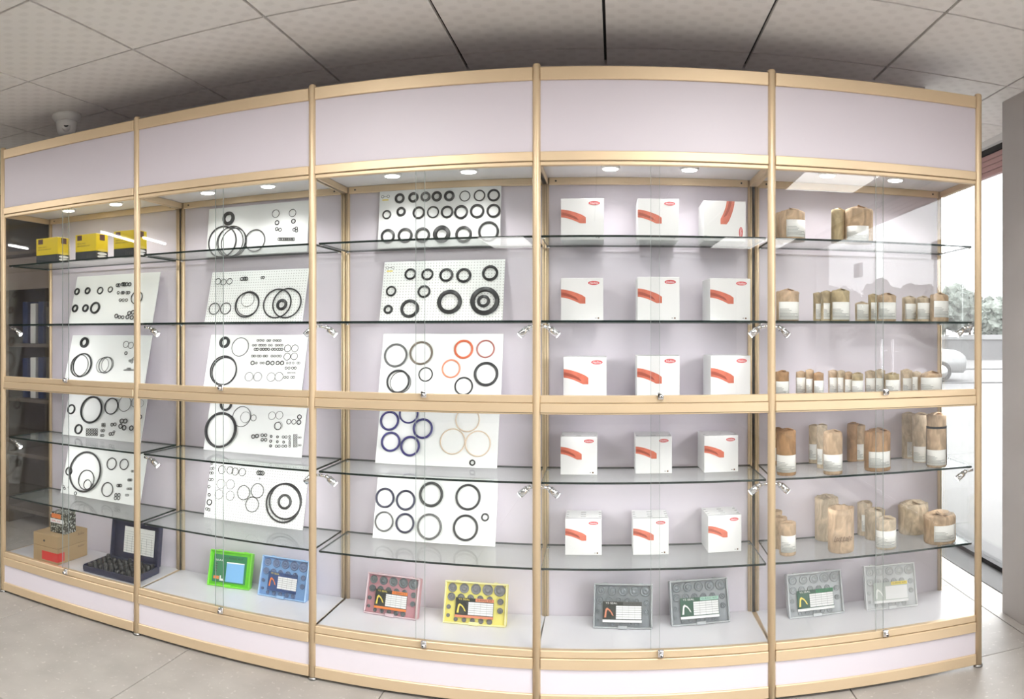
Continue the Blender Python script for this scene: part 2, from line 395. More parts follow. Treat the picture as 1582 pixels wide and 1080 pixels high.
def tree(M, h, w, label, seed):
    rnd = random.Random(seed)
    t = empty('broadleaf_tree', M, label, 'tree', 'trees beyond the boundary wall')
    MB().cyl((0, 0, -0.1), (0.1, 0, h * 0.45), 0.16, M_bark, 8, 0.09).build('trunk', t)
    cr = MB()
    for k in range(14):
        bm = bmesh.new(); bmesh.ops.create_icosphere(bm, subdivisions=3, radius=1)
        q = w * rnd.uniform(0.16, 0.30); c = Vector((rnd.uniform(-.42, .42) * w, rnd.uniform(-.3, .3) * w, h * rnd.uniform(0.40, 0.80)))
        for v in bm.verts: v.co = c + v.co * q * rnd.uniform(0.70, 1.2)
        bm.verts.index_update(); cr.add([v.co[:] for v in bm.verts], [[v.index for v in f.verts] for f in bm.faces], M_leaf); bm.free()
    for k in range(1500):
        p = Vector((rnd.gauss(0, w * 0.30), rnd.gauss(0, w * 0.25), h * rnd.triangular(0.30, 1.0, .7)))
        a, b2 = Vector([rnd.gauss(0, 0.08) for _ in range(3)]), Vector([rnd.gauss(0, 0.08) for _ in range(3)])
        cr.add([p, p + a, p + b2], [(0, 1, 2)], M_leaf)
    cr.build('crown', t)
for k, (px, dist, h, wd) in enumerate(((1458, 49, 5.0, 3.6), (1497, 56, 4.9, 3.4), (1527, 49, 3.9, 2.6), (1556, 55, 4.6, 3.2))):
    a = th(px)
    tree(Matrix.Translation((dist * math.sin(a), dist * math.cos(a), 0)), h, wd,
         ['hazy green tree seen through the side glass, tallest and leftmost of the trees', 'low hazy tree just left of the right end post, behind the outside wall',
          'hazy tree directly right of the right end post, behind the outside wall', 'hazy tree against the pillar edge, behind the outside wall'][k], k)
# trees standing where the cabinet doors mirror them
for k, (ang, dist, h, wd) in enumerate(((0.275, 40, 4.0, 3.0), (0.325, 44, 3.2, 3.4), (0.375, 39, 3.9, 3.6), (0.425, 45, 4.3, 3.6))):
    x, y = dist * math.sin(ang), 5.6 - dist * math.cos(ang)
    tree(Matrix.Translation((x, y, 0)), h, wd, 'hazy tree, %s of those mirrored in the rightmost cabinet doors' % ('leftmost', 'second from the left', 'third from the left', 'rightmost')[k], 20 + k)
# street lamp mirrored in the glass
sl = empty('street_lamp', Matrix.Translation((11.4, -20.5, -0.1)), 'thin street lamp with a long arm, mirrored in the rightmost glass doors', 'street lamp')
MB().cyl((0, 0, 0), (0, 0, 4.6), 0.06, M_frame, 10).build('pole', sl)
MB().cyl((0, 0, 4.55), (2.2, 3.0, 5.0), 0.04, M_frame, 8).rbox(2.1, 2.6, 2.9, 3.2, 4.97, 5.07, 0.02, M_frame).build('arm', sl)
# parked car, mostly hidden by the back panel
def car(M, label):
    c = empty('car', M, label, 'car')
    prof = [(-2.1, .28), (-2.15, .75), (-1.9, .95), (-1.2, 1.02), (-.55, 1.45), (.8, 1.47), (1.55, 1.05), (2.05, .98), (2.15, .6), (2.1, .28)]
    body = MB(); n = len(prof); bm = bmesh.new()
    vs = [bm.verts.new((x, -.85, z)) for x, z in prof]; f = bm.faces.new(vs)
    r = bmesh.ops.extrude_face_region(bm, geom=[f]); 
    for v in r['geom']:
        if isinstance(v, bmesh.types.BMVert): v.co.y = .85
    for v in bm.verts:
        if v.co.z > 1.2: v.co.y *= .8
    bmesh.ops.bevel(bm, geom=bm.edges[:], offset=.05, segments=2, affect='EDGES'); bm.verts.index_update()
    body.add([v.co[:] for v in bm.verts], [[v.index for v in f.verts] for f in bm.faces], M_carw, True); bm.free(); body.build('body', c)
    for s in (-1, 1):
        MB().ngon([(-.98, 1.06), (-.48, 1.38), (.72, 1.40), (1.25, 1.08)], s * .80 - .02, s * .80 + .02, M_cgl).build('side_window', c)
    for x in (-1.35, 1.35):
        for s in (-1, 1):
            M4 = Matrix.Translation((x, s * .80, .32)) @ Matrix.Rotation(PI / 2, 4, 'X')
            wh = MB().lathe([(.20, -.1), (.30, -.11), (.32, -.07), (.32, .07), (.30, .11), (.20, .1)], M_tyre, 24, M4).build('wheel', c)
            MB().lathe([(.04, -.112), (.2, -.105), (.2, .105), (.04, .112)], M_frame, 16, M4).build('rim', wh)
a = th(1452)
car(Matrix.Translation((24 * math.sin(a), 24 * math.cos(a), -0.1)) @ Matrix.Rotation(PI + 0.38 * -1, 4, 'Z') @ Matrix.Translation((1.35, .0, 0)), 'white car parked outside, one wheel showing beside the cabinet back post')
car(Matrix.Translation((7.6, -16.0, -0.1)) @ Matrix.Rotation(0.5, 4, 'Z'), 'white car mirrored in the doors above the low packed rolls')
# ------------------------------------------------------------------ ceiling lamps: mirrored ones first, then unseen panels added to brighten the room
for k, (x, y) in enumerate(((-1.80, -4.40), (1.50, -4.40), (1.28, -0.26), (-1.54, 0.60), (0.26, 0.60), (-4.24, 0.60))):
    p = empty('ceiling_light', Matrix.Translation((x, y, CEIL)), ['square edged white ceiling light panel mirrored in the middle cabinet top shelf',
        'white ceiling light panel mirrored beside the post right of the white boxes', 'white ceiling light panel mirrored above the kraft rolls in the rightmost cabinet',
        'added unseen fill light panel overhead, left of the viewpoint', 'added unseen fill light panel overhead, right of the viewpoint',
        'added unseen fill light panel brightening the left end of the room'][k], 'ceiling light')
    f = MB(); f.box(0, .6, 0, .02, -.014, 0, M_trim).box(0, .6, 1.18, 1.2, -.014, 0, M_trim).box(0, .02, .02, 1.18, -.014, 0, M_trim).box(.58, .6, .02, 1.18, -.014, 0, M_trim); f.build('frame', p)
    MB().box(.02, .58, .02, 1.18, -.010, 0, M_led if k < 3 else M_ledfill).build('diffuser', p)  # mirrored lamps keep their own glow, added fill panels are stronger
for k, (x, y0, y1) in enumerate(((-5.38, -2.02, -0.80), (-6.85, -1.5, -0.85))):
    p = empty('tube_light', Matrix.Translation((x, y0, CEIL)) @ Matrix.Rotation(-0.22, 4, 'Z'), ['bright tube light mirrored across the yellow boxes', 'tube light mirrored at the far left edge of the top shelf'][k], 'tube light')
    MB().box(-.04, .04, 0, y1 - y0, -.03, 0, M_trim).build('housing', p)
    MB().cyl((0, .02, -.048), (0, y1 - y0 - .02, -.048), .013, M_tube, 12).build('tube', p)

# ------------------------------------------------------------------ display cabinets
BAYLAB = ['leftmost glass display cabinet, yellow boxes on its top shelf', 'second display cabinet from the left, green and blue kits at its bottom',
          'middle display cabinet with navy and orange sealing rings on boards', 'display cabinet holding rows of plain white boxes', 'rightmost display cabinet filled with kraft paper rolls']
def area_spot(name, loc, tgt, W, size, blend, parent):
    ld = bpy.data.lights.new(name, 'SPOT'); ld.energy = W; ld.spot_size = size; ld.spot_blend = blend; ld.shadow_soft_size = 0.02; ld.color = (1, 0.985, 0.98)
    o = link(name, ld, parent); d = Vector(tgt) - Vector(loc)
    o.matrix_local = Matrix.Translation(loc) @ d.to_track_quat('-Z', 'Y').to_matrix().to_4x4()
def sw_spot(B, root, side, z, lit, k=1.0):
    u = 0.030 if side < 0 else B.w - (0.024 if B.i > 1 else .012); s = -side
    m = MB().cyl((u - s * .022, 0.045, z - 0.012 * k), (u + s * .012, 0.05, z - .018 * k), .006, M_chrome, 10)
    a = Vector((u + s * .006, 0.05, z - .014 * k)); b2 = a + Vector((s * .040, .008, -.034 * k if k == 1 else -.004))
    m.cyl(a, a + (b2 - a) * .35, .009, M_chrome, 12); m.cyl(a + (b2 - a) * .3, b2, .0135, M_chrome, 14)
    o = m.build('spotlight', root)
    MB().cyl(b2, b2 + (b2 - a).normalized() * .002, .011, M_lens2, 12).build('lens', o)
    area_spot('spot_beam', b2 + (b2 - a).normalized() * .012, (B.w / 2 + s * .05, DEP * .9, z - .22), lit, 2.1, 0.9, root)
DOWN = [[(106, 327), (179, 320)], [(321, 300), (414, 289)], [(606, 266), (724, 261)], [(943, 255), (1065, 259)], [(1278, 271), (1383, 280)]]
LIT = [1.5, 1.6, 1.4, .7, .6]
def tube_post(root, u, v, r, z0, z1, name='post', cap=True):
    m = MB().lathe([(r * .5, z0), (r, z0 + .003), (r, z1 - .006), (r * .85, z1), (0.0001, z1 + .001)], M_gold, 20, Matrix.Translation((u, v, 0)))
    o = m.build(name, root)
    MB().lathe([(r * 1.25, 0), (r * 1.25, .008), (r * .6, .012), (r * .6, z0 + .002)], M_foot, 16, Matrix.Translation((u, v, 0))).build('foot', o)
    return o
for B in BAYS:
    i, W = B.i, B.w
    root = empty('display_cabinet', B.M, BAYLAB[i], 'display cabinet', 'row of glass display cabinets')
    R = .0155
    tube_post(root, 0, 0, R, .008, 2.405)
    if i == 4: tube_post(root, W, 0, R, .008, 2.405)
    for u in (0.0105, W - 0.0105):
        m = MB().lathe([(.010, .01), (.010, 2.38)], M_gold, 16, Matrix.Translation((u, DEP, 0))).box(u - .001, u + .001, DEP - .0105, DEP - .009, .2, 2.03, M_goldd)
        m.build('rear_post', root)
    e = R * .9; a, b2 = e, W - e
    def rail(z0, z1, y0=-.013, y1=.013, name='rail', grooves=()):
        m = MB().rbox(a, b2, y0, y1, z0, z1, .0022, M_gold, 1)
        for gz in grooves: m.box(a, b2, y0 - .0006, y0 + .002, gz - .0013, gz + .0013, M_goldd)
        return m.build(name, root)
    rail(2.343, Z_TOP)
    rail(2.042, 2.077); rail(2.026, 2.041, -.006, .016, 'door_track')
    rail(1.098, 1.139, grooves=(1.104,)); rail(1.140, 1.168, -.008, .016, 'door_track')
    rail(.149, .190); rail(.191, .219, -.008, .016, 'door_track')
    rail(.012, .056)
    MB().box(a, b2, -.004, .004, 2.077, 2.343, M_lam).build('header_panel', root)
    MB().box(a, b2, -.004, .004, .056, .149, M_base).build('plinth_panel', root)
    MB().box(.012, W - .012, DEP + .004, DEP + .012, .02, 2.38, M_lam).build('back_panel', root)
    MB().box(.006, W - .006, .017, DEP, 2.056, 2.068, M_lamw).build('top_board', root)
    MB().box(.006, W - .006, .017, DEP, Z_MID - .014, Z_MID, M_lamw).build('middle_board', root)
    MB().box(.006, W - .006, .017, DEP, Z_BOT - .016, Z_BOT, M_lamw).build('bottom_board', root)
    m = MB().rbox(.02, W - .02, DEP - .012, DEP + .003, 2.026, 2.056, .002, M_gold, 1); 
    for u in (.05, W - .05): m.cyl((u, DEP - .0125, 2.041), (u, DEP - .0135, 2.041), .004, M_dark, 10)
    m.build('rear_rail', root)
    # side rails
    for u in (.004, W - .004):
        for z0, z1 in ((2.028, 2.055), (1.100, 1.112), (.193, .2065)):
            MB().rbox(u - .010, u + .010, .017, DEP - .012, z0, z1, .002, M_gold, 1).build('side_rail', root)
    if i in (0, 4):
        u = .0 if i == 0 else W
        for z0, z1 in ((.209, 1.098), (1.140, 2.028)):
            MB().box(u - .003, u + .003, .018, DEP - .012, z0, z1, M_glass).build('side_glass', root)
    # shelves with dark ground edges
    for z in (Z_SH1, Z_SH2, Z_SH3, Z_SH4):
        x0, x1, y0, y1 = .014, W - .014, .030, DEP - .014
        g = MB(); g.box(x0 + .0005, x1 - .0005, y0 + .0005, y1, z - .008, z, M_shelf); o = g.build('glass_shelf', root)
        me_ = o.data; me_.materials.append(M_dkedge)
        for p in me_.polygons:
            if abs(p.normal.z) < .5: p.material_index = 1
        for u in (x0 + .006, x1 - .006):
            for v in (.045, DEP - .03):
                MB().cyl((u, v, z - .012), (u, v, z - .0085), .007, M_chrome, 10).build('shelf_pin', o)
    # sliding doors: two panes per opening, overlapping in the middle
    for z0, z1 in ((.193, 1.112), (1.142, 2.045)):
        for (x0, x1, y) in ((.016, W / 2 + .016, .0095), (W / 2 - .016, W - .016, .0005)):
            MB().box(x0, x1, y - .0022, y + .0022, z0 + .02 if z0 < 1 else z0 + .02, z1 - .012, M_glass).build('sliding_door', root)
            xe = x1 if x0 < W * .4 else x0
        for xe, y in ((W / 2 + .0168, .0095), (W / 2 - .0168, .0005)):
            MB().box(xe - .0005, xe + .0005, y - .0022, y + .0022, z0 + .02, z1 - .012, M_dooredge).build('door_edge', root)
    for z in (1.158, .201):
        u = W / 2 + .02
        m = MB().rbox(u - .012, u + .010, -.020, -.008, z - .004, z + .022, .003, M_chrome, 2)
        m.cyl((u, -.034, z + .008), (u, -.018, z + .008), .0075, M_chrome, 14)
        o = m.build('lock', root); MB().cyl((u, -.0348, z + .008), (u, -.0338, z + .008), .003, M_dark, 8).build('keyhole', o)
    for (px, py) in DOWN[i]:
        p, _ = B.ray(px, py, .17)
        Mt = Matrix.Translation((p.x, p.y, 2.056))
        o = MB().lathe([(.038, 0), (.038, -.004), (.031, -.008), (.031, 0)], M_trim, 24, Mt).build('downlight', root)
        MB().lathe([(.030, -.0015), (.030, -.009)], M_lens, 20, Mt).build('lens', o)
        area_spot('down_beam', (p.x, p.y, 2.038), (p.x, p.y + .06, 1.4), DOWN_W, 2.3, .7, root)
    for side in (-1, 1):
        for z in (Z_SH2 - .008, Z_MID - .017, Z_SH3 - .008):
            if i == 0 and side > 0: continue
            sw_spot(B, root, side, z, SPOT_W * LIT[i], 1.0 if z != Z_MID - .017 else .3)

# ------------------------------------------------------------------ sample boards with rings
_ring = {}
def ringmesh(kind, m):
    k = (kind, m.name)
    if k in _ring: return _ring[k]
    if kind == 'S' or kind == 'N':       # oil seal: raised flat annulus with a lip
        q = .54 if kind == 'S' else .69
        prof = [(q, -.02), (q + .06, -.34), (q + .12, -.20), (.93, -.24), (1, -.18), (1, 0), (q, 0)]
        if kind == 'N': prof = [(q, -.02), (q + .04, -.24), (q + .08, -.15), (.95, -.18), (1, -.13), (1, 0), (q, 0)]
        n = 32; vs = []; fs = []; L = len(prof)
        for (r, y) in prof:
            for i in range(n):
                a = 2 * PI * i / n; vs.append((r * math.cos(a), y, r * math.sin(a)))
        for kk in range(L):
            for i in range(n):
                j = (i + 1) % n; k2 = (kk + 1) % L; fs.append((kk * n + i, kk * n + j, k2 * n + j, k2 * n + i))
        me = MB().add(vs, fs, m, True).mesh('oil_seal')
    else:
        t = {'t': .030, 'O': .046, 'M': .07, 'B': .085, 'R': .11, 'r': .19}[kind]
        n = 36 if kind != 'r' else 18; q = 6; vs = []; fs = []
        for i in range(n):
            a = 2 * PI * i / n
            for j in range(q):
                c = 2 * PI * j / q; r = 1 - t + t * math.cos(c); vs.append((r * math.cos(a), -t + t * math.sin(c), r * math.sin(a)))
        for i in range(n):
            for j in range(q):
                fs.append((i * q + j, ((i + 1) % n) * q + j, ((i + 1) % n) * q + (j + 1) % q, i * q + (j + 1) % q))
        me = MB().add(vs, fs, m, True).mesh('o_ring')
    _ring[k] = me; return me
_lvl = [0]
def add_board(bi, zs, bl, br, top, crop, rings, label, peg=False, lean=None, logo=None, hide_h=None, row=''):
    lean = lean or (.03 if zs == Z_SH1 else .075)
    B = BAYS[bi]; ox, oy, sc = crop
    P = lambda x, y: (ox + x / sc, oy + y / sc)
    vb, vt = DEP - .012 - lean, DEP - .010
    a, _ = B.ray(*P(*bl), vb); b2, _ = B.ray(*P(*br), vb)
    if hide_h: h = hide_h
    else:
        t, _ = B.ray(*P(*top), vt); h = math.hypot(t.z - zs, lean)
    wd = b2.x - a.x
    al = math.asin(min(.9, lean / h))
    Mb = B.M @ Matrix.Translation((a.x, vb, zs + .001)) @ Matrix.Rotation(-al, 4, 'X')
    root = empty('sample_board', Mb, label, 'sample board', 'ring sample boards in the display cabinets')
    MB().box(0, wd, 0, .005, 0, h, M_peg if peg else M_board).build('panel', root)
    inv = Mb.inverted(); o0 = inv @ Vector((0, 0, EYE))
    for n_, rg in enumerate(rings):
        x, y, ry, kind = rg[:4]; m = rg[4] if len(rg) > 4 else None
        px, py = P(x, y); an = th(px)
        d = inv.to_3x3() @ Vector((math.sin(an), math.cos(an), -(py - CY) / F)); t = -o0.y / d.y
        q = o0 + d * t; R = t * (ry / sc) / F * 1.0
        q.x = min(max(q.x, R * .9), wd - R * .9); q.z = min(max(q.z, R * .9), h - R * .9)
        if kind == 'r' and not m: m = M_black
        if m is None: m = M_seal if kind in 'SN' else M_black
        nm = 'oil_seal' if kind in 'SN' else 'o_ring'
        lift = -.0004 - (n_ % 3) * .0006 if kind in 'tOM' else -.0003
        o = link(nm, ringmesh(kind, m), root, Matrix.Translation((q.x, lift, q.z)) @ Matrix.Rotation(random.uniform(0, 6), 4, 'Y') @ Matrix.Diagonal((R, R, R, 1)))
        if len(rg) > 5: o['label'] = rg[5]
    if logo:
        px, py = P(*logo); an = th(px); d = inv.to_3x3() @ Vector((math.sin(an), math.cos(an), -(py - CY) / F)); t = -o0.y / d.y; q = o0 + d * t
        m = MB()
        for s_ in (-1, 1):
            m.ngon([(q.x + s_ * .013 + .007 * math.cos(k * PI / 6) , q.z + .007 * math.sin(k * PI / 6)) for k in range(12)], -.0006, 0, M_ink)
            m.ngon([(q.x + s_ * .013 + .0045 * math.cos(k * PI / 6) , q.z + .0045 * math.sin(k * PI / 6)) for k in range(12)], -.0009, 0, M_board)
        m.box(q.x - .010, q.x + .010, -.0008, 0, q.z - .001, q.z + .001, M_ink); m.build('printed_logo', root)
        MB().box(q.x - .014, q.x + .014, -.0008, 0, q.z - .018, q.z - .013, M_yelp).build('printed_line', root)
    return root
def rr(y, xs, r): return [(x, y, r, 'r') for x in xs]
A1, A2, A3 = (0, 180, 3.0), (0, 480, 4.5), (0, 680, 4.154)
B1, B2, B3 = (210, 270, 4.32), (210, 490, 4.697), (210, 690, 3.724)
C1, C2, C3 = (480, 240, 4.154), (480, 490, 4.32), (480, 700, 2.843)
# leftmost cabinet
add_board(0, Z_SH2, (318, 955), (705, 955), (345, 745), A1,
    [(358, 812, 17, 'S'), (407, 808, 17, 'S'), (465, 807, 18, 'N'), (512, 802, 15, 'N'), (349, 890, 19, 'S'), (397, 889, 19, 'S'), (442, 887, 29, 'N'), (635, 840, 33, 'M'),
     (540, 925, 11, 'r'), (555, 930, 9, 'r'), (570, 931, 9, 'r'), (592, 930, 11, 'r'), (600, 912, 11, 'r'), (612, 932, 11, 'r'), (617, 908, 11, 'r')]
    + rr(782, (545, 553), 9) + rr(778, (570, 577, 588, 602), 10) + rr(817, (549, 567, 573, 590, 598), 8) + rr(851, (558, 572, 587), 8),
    'grey-white board of oil seals on the second shelf of the leftmost cabinet')
add_board(0, Z_MID, (445, 540), (1000, 545), (490, 172), A2,
    [(588, 222, 38, 'S'), (575, 378, 85, 'O'), (553, 383, 80, 't'), (565, 380, 86, 't'), (735, 378, 60, 'O'), (714, 380, 55, 't'), (748, 375, 54, 't'),
     (877, 235, 24, 'M'), (912, 242, 24, 'M'), (877, 296, 13, 'r'), (903, 349, 9, 'r'), (918, 342, 8, 'r'), (918, 358, 9, 'r'), (930, 335, 10, 'r')]
    + rr(413, range(864, 935, 9), 6) + rr(402, range(888, 915, 9), 6),
    'white board with nested thin rings just above the mid rail of the leftmost cabinet')
add_board(0, Z_SH3, (430, 877), (975, 915), (470, 570), A2,
    [(497, 686, 36, 'N'), (547, 824, 36, 'N'), (638, 690, 97, 'M'), (776, 665, 60, 'M'), (868, 648, 55, 't'), (940, 640, 33, 'O'), (978, 645, 27, 't'), (975, 740, 18, 'r'),
     (780, 793, 13, 'r'), (800, 791, 13, 'r'), (768, 858, 13, 'r'), (785, 856, 13, 'r'), (793, 842, 9, 'r'), (848, 768, 18, 'r'), (873, 768, 18, 'r'), (840, 804, 18, 'r'), (865, 815, 19, 'r'), (915, 817, 19, 'r')]
    + [(x, y, 10, 'r') for x in (606, 623, 640, 657, 673) for y in (828, 845, 862)] + [(x, y, 10, 'r') for x in (714, 727) for y in (790, 801)] + rr(835, (708, 720), 10) + rr(868, (705, 717), 10),
    'white board with one tall ring under the mid rail of the leftmost cabinet', hide_h=.272)
add_board(0, Z_SH4, (388, 345), (895, 412), (455, 55), A3,
    [(443, 200, 28, 'N'), (548, 203, 131, 'O'), (555, 255, 65, 'O'), (562, 285, 32, 'M'), (718, 152, 40, 'B'), (798, 156, 36, 'B'), (690, 317, 47, 'M'), (485, 342, 12, 'r'), (408, 297, 9, 'r'), (416, 311, 9, 'r'), (440, 303, 6, 'r')]
    + rr(292, (757, 766, 775), 11) + rr(352, (745, 765), 12) + rr(373, (742, 762), 12) + rr(200, (848, 856), 8) + rr(256, (826, 835, 843), 9) + rr(313, (820, 832, 842), 8) + rr(353, (810, 821), 8),
    'white board with nested oval rings, lowest glass shelf, leftmost cabinet', hide_h=.275)
# second cabinet
add_board(1, Z_SH1, (468, 590), (1140, 555), (492, 232), B1,
    [(620, 292, 46, 'S'), (578, 462, 110, 'O'), (628, 458, 104, 't'), (655, 453, 100, 't'), (640, 455, 108, 't'), (797, 440, 77, 'O'), (934, 260, 28, 'M'), (1046, 256, 27, 'M'), (943, 320, 17, 'r'), (1052, 311, 17, 'r'),
     (940, 362, 13, 'r'), (963, 368, 13, 'r'), (1056, 367, 12, 'r'), (1071, 358, 12, 'r'), (1072, 374, 12, 'r')] + rr(430, (957, 968, 981, 993, 1005, 1017, 1030, 1042, 1053), 12),
    'white board with three overlapping large rings on the top shelf of the second cabinet')
add_board(1, Z_SH2, (458, 972), (1110, 975), (494, 655), B1,
    [(549, 712, 22, 'B'), (586, 717, 22, 'B'), (626, 712, 22, 'B'), (709, 696, 14, 'r'), (726, 694, 14, 'r'), (738, 694, 14, 'r'), (840, 687, 9, 'r'), (852, 686, 10, 'S'), (525, 895, 42, 'M'), (600, 893, 42, 'M'),
     (742, 868, 92, 'O'), (748, 835, 50, 't'), (748, 860, 88, 't'), (945, 860, 106, 'O'), (1010, 858, 108, 'O'), (975, 868, 40, 'S')],
    'perforated board with two big crossing rings on the second shelf of the second cabinet', peg=True)
add_board(1, Z_MID, (488, 560), (1200, 575), (530, 130), B2,
    [(645, 184, 43, 'S'), (757, 217, 71, 't'), (636, 388, 113, 'O'), (642, 392, 106, 'O'), (1102, 227, 28, 'M'), (1155, 227, 28, 'M'), (1098, 287, 28, 'M'), (1150, 285, 28, 'M'),
     (822, 433, 34, 'O'), (884, 433, 34, 'O'), (982, 435, 34, 'O'), (1040, 433, 34, 'O'), (848, 333, 17, 'r'), (958, 333, 17, 'r'), (992, 334, 17, 'r'), (1030, 333, 16, 'r'), (1062, 333, 17, 'r')]
    + rr(170, (885, 905, 925, 957, 972, 1002, 1020, 1036, 1048), 9) + rr(205, (852, 870, 898, 912, 926, 940, 968, 985, 1018, 1034, 1050, 1062), 9)
    + rr(234, (866, 882, 908, 926, 945, 964, 992, 1010, 1030, 1045, 1060), 11) + rr(283, (845, 862, 888, 904, 932, 950, 988, 1008, 1030, 1048), 10)
    + rr(333, (875, 908, 926, 1098, 1118, 1142, 1175, 1186), 9) + rr(370, (1090, 1112, 1138, 1157), 11) + rr(404, (1105, 1120, 1137, 1152), 7) + rr(437, (1082, 1102, 1130, 1147), 10),
    'white board crowded with rows of tiny rings, second cabinet above the mid rail')
add_board(1, Z_SH3, (490, 955), (1200, 1015), (515, 600), B2,
    [(655, 632, 50, 'N'), (616, 820, 132, 'M'), (624, 818, 126, 't'), (768, 722, 76, 't'), (795, 727, 41, 't'), (855, 732, 24, 'M'), (988, 716, 30, 'O'), (1042, 712, 30, 'O'), (1030, 790, 30, 'B'), (1038, 788, 30, 't'),
     (1110, 759, 19, 'R'), (1147, 760, 19, 'R'), (1188, 725, 19, 'r'), (1184, 763, 19, 'r'), (852, 867, 16, 'r'), (880, 863, 16, 'r'), (982, 865, 10, 'S'), (1028, 869, 10, 'S'), (978, 900, 11, 'S'), (1027, 904, 10, 'S'), (1072, 907, 10, 'S'), (978, 934, 11, 'S')]
    + rr(857, (918, 942), 13) + rr(890, (918, 942), 13) + rr(870, (1070, 1090), 11) + rr(937, (1020, 1040, 1068, 1088), 11) + [(1116, y, 9, 'r') for y in (866, 886, 907, 921, 937)]
    + [(x, y, 8, 'r') for x in (1149, 1165) for y in (857, 873, 889, 905, 921, 938)] + rr(874, (1182, 1195), 7) + rr(930, (1182, 1195), 7),
    'board with one heavy ring and tiny ring grid, second cabinet', hide_h=.272)
add_board(1, Z_SH4, (390, 385), (958, 465), (415, 55), B3,
    [(495, 133, 24, 'M'), (542, 137, 22, 'M'), (572, 144, 22, 'M'), (612, 147, 23, 'M'), (706, 151, 14, 'N'), (717, 152, 14, 'N'), (728, 153, 14, 'N'), (712, 184, 5, 'r'), (490, 215, 28, 'O'), (544, 217, 28, 'O'), (478, 275, 28, 'O'), (543, 283, 28, 'O'),
     (620, 265, 42, 'O'), (700, 254, 42, 'O'), (670, 333, 44, 'O'), (850, 325, 113, 'O'), (862, 314, 105, 'O'), (857, 317, 44, 'N'), (422, 277, 10, 'S'), (423, 320, 18, 'N')]
    + [(438, 97, 8, 'r'), (432, 128, 8, 'r'), (446, 125, 8, 'r'), (430, 152, 9, 'r'), (441, 152, 9, 'r'), (424, 190, 9, 'r'), (440, 190, 9, 'r'), (422, 230, 10, 'r'), (408, 358, 9, 'r'), (421, 363, 9, 'r')],
    'perforated board with three touching rings, lowest glass shelf, second cabinet', peg=True, hide_h=.285)
# middle cabinet
add_board(2, Z_SH1, (430, 618), (1215, 608), (443, 235), C1,
    [(572, 277, 33, 'S'), (660, 271, 34, 'S'), (738, 266, 33, 'S', M_greyr), (810, 264, 34, 'S'), (890, 262, 35, 'S'), (990, 262, 36, 'B'), (1084, 259, 38, 'R'), (1175, 257, 41, 'N'), (489, 381, 30, 'N'), (581, 362, 31, 'S'), (694, 369, 41, 'N'),
     (786, 365, 40, 'R'), (876, 364, 41, 'N'), (966, 365, 46, 'N'), (1069, 359, 47, 'N'), (1174, 357, 46, 'N'), (496, 520, 48, 'N'), (607, 515, 50, 'N'), (718, 513, 51, 'N'), (842, 507, 57, 'S'), (982, 508, 55, 'N'), (1142, 490, 68, 'R')],
    'white board with three rows of black oil seals, top shelf, middle cabinet', logo=(480, 265))
add_board(2, Z_SH2, (440, 1052), (1230, 1050), (450, 688), C1,
    [(641, 763, 39, 'N'), (750, 765, 40, 'N'), (871, 769, 46, 'N'), (983, 772, 50, 'N'), (1152, 757, 53, 'N'), (517, 872, 35, 'N'), (728, 875, 43, 'N'), (498, 990, 31, 'S'), (636, 985, 62, 'N'), (892, 942, 81, 'N'), (1118, 937, 95, 'N'), (1110, 937, 42, 'S')],
    'perforated board with twelve black oil seals on the second shelf of the middle cabinet', peg=True, logo=(510, 722))
add_board(2, Z_MID, (450, 570), (1268, 580), (460, 112), C2,
    [(568, 256, 82, 'B', M_greyr), (738, 241, 82, 'B', M_brownr), (584, 430, 82, 'B'), (600, 436, 74, 't'), (768, 383, 50, 'B'), (1022, 216, 66, 'R', M_orange, 'orange ring'), (1168, 213, 63, 'B', M_rose, 'dull rose ring'),
     (938, 345, 65, 'B', M_orangel, 'light orange ring'), (1172, 381, 84, 'R'), (1022, 462, 64, 'B')],
    'white board with orange and black rings above the mid rail of the middle cabinet')
add_board(2, Z_SH3, (430, 970), (1243, 1008), (440, 600), C2,
    [(527, 693, 67, 'R', M_navyr), (655, 645, 68, 'B', M_navyr), (750, 745, 70, 'R', M_navyr), (535, 832, 68, 'R', M_navyr), (665, 862, 69, 'R', M_navyr), (1048, 685, 84, 'O', M_cream, 'cream ring'), (948, 830, 88, 'O', M_cream, 'cream ring'),
     (1117, 845, 88, 'O', M_cream, 'cream ring'), (1079, 972, 21, 'S')],
    'white board with five navy rings and three thin cream rings in the middle cabinet', hide_h=.272)
add_board(2, Z_SH4, (271, 362), (810, 400), (285, 80), C3,
    [(327, 197, 44, 'R', M_navyk), (418, 207, 45, 'R', M_navyk), (530, 182, 55, 'R', M_seal), (692, 194, 57, 'B', M_black), (323, 300, 44, 'B', M_greyr), (415, 308, 44, 'R', M_navyk), (522, 323, 57, 'B', M_greyr), (681, 328, 57, 'B', M_black), (767, 282, 18, 'r')],
    'board with eight medium rings in two rows, lowest glass shelf, middle cabinet', hide_h=.275)

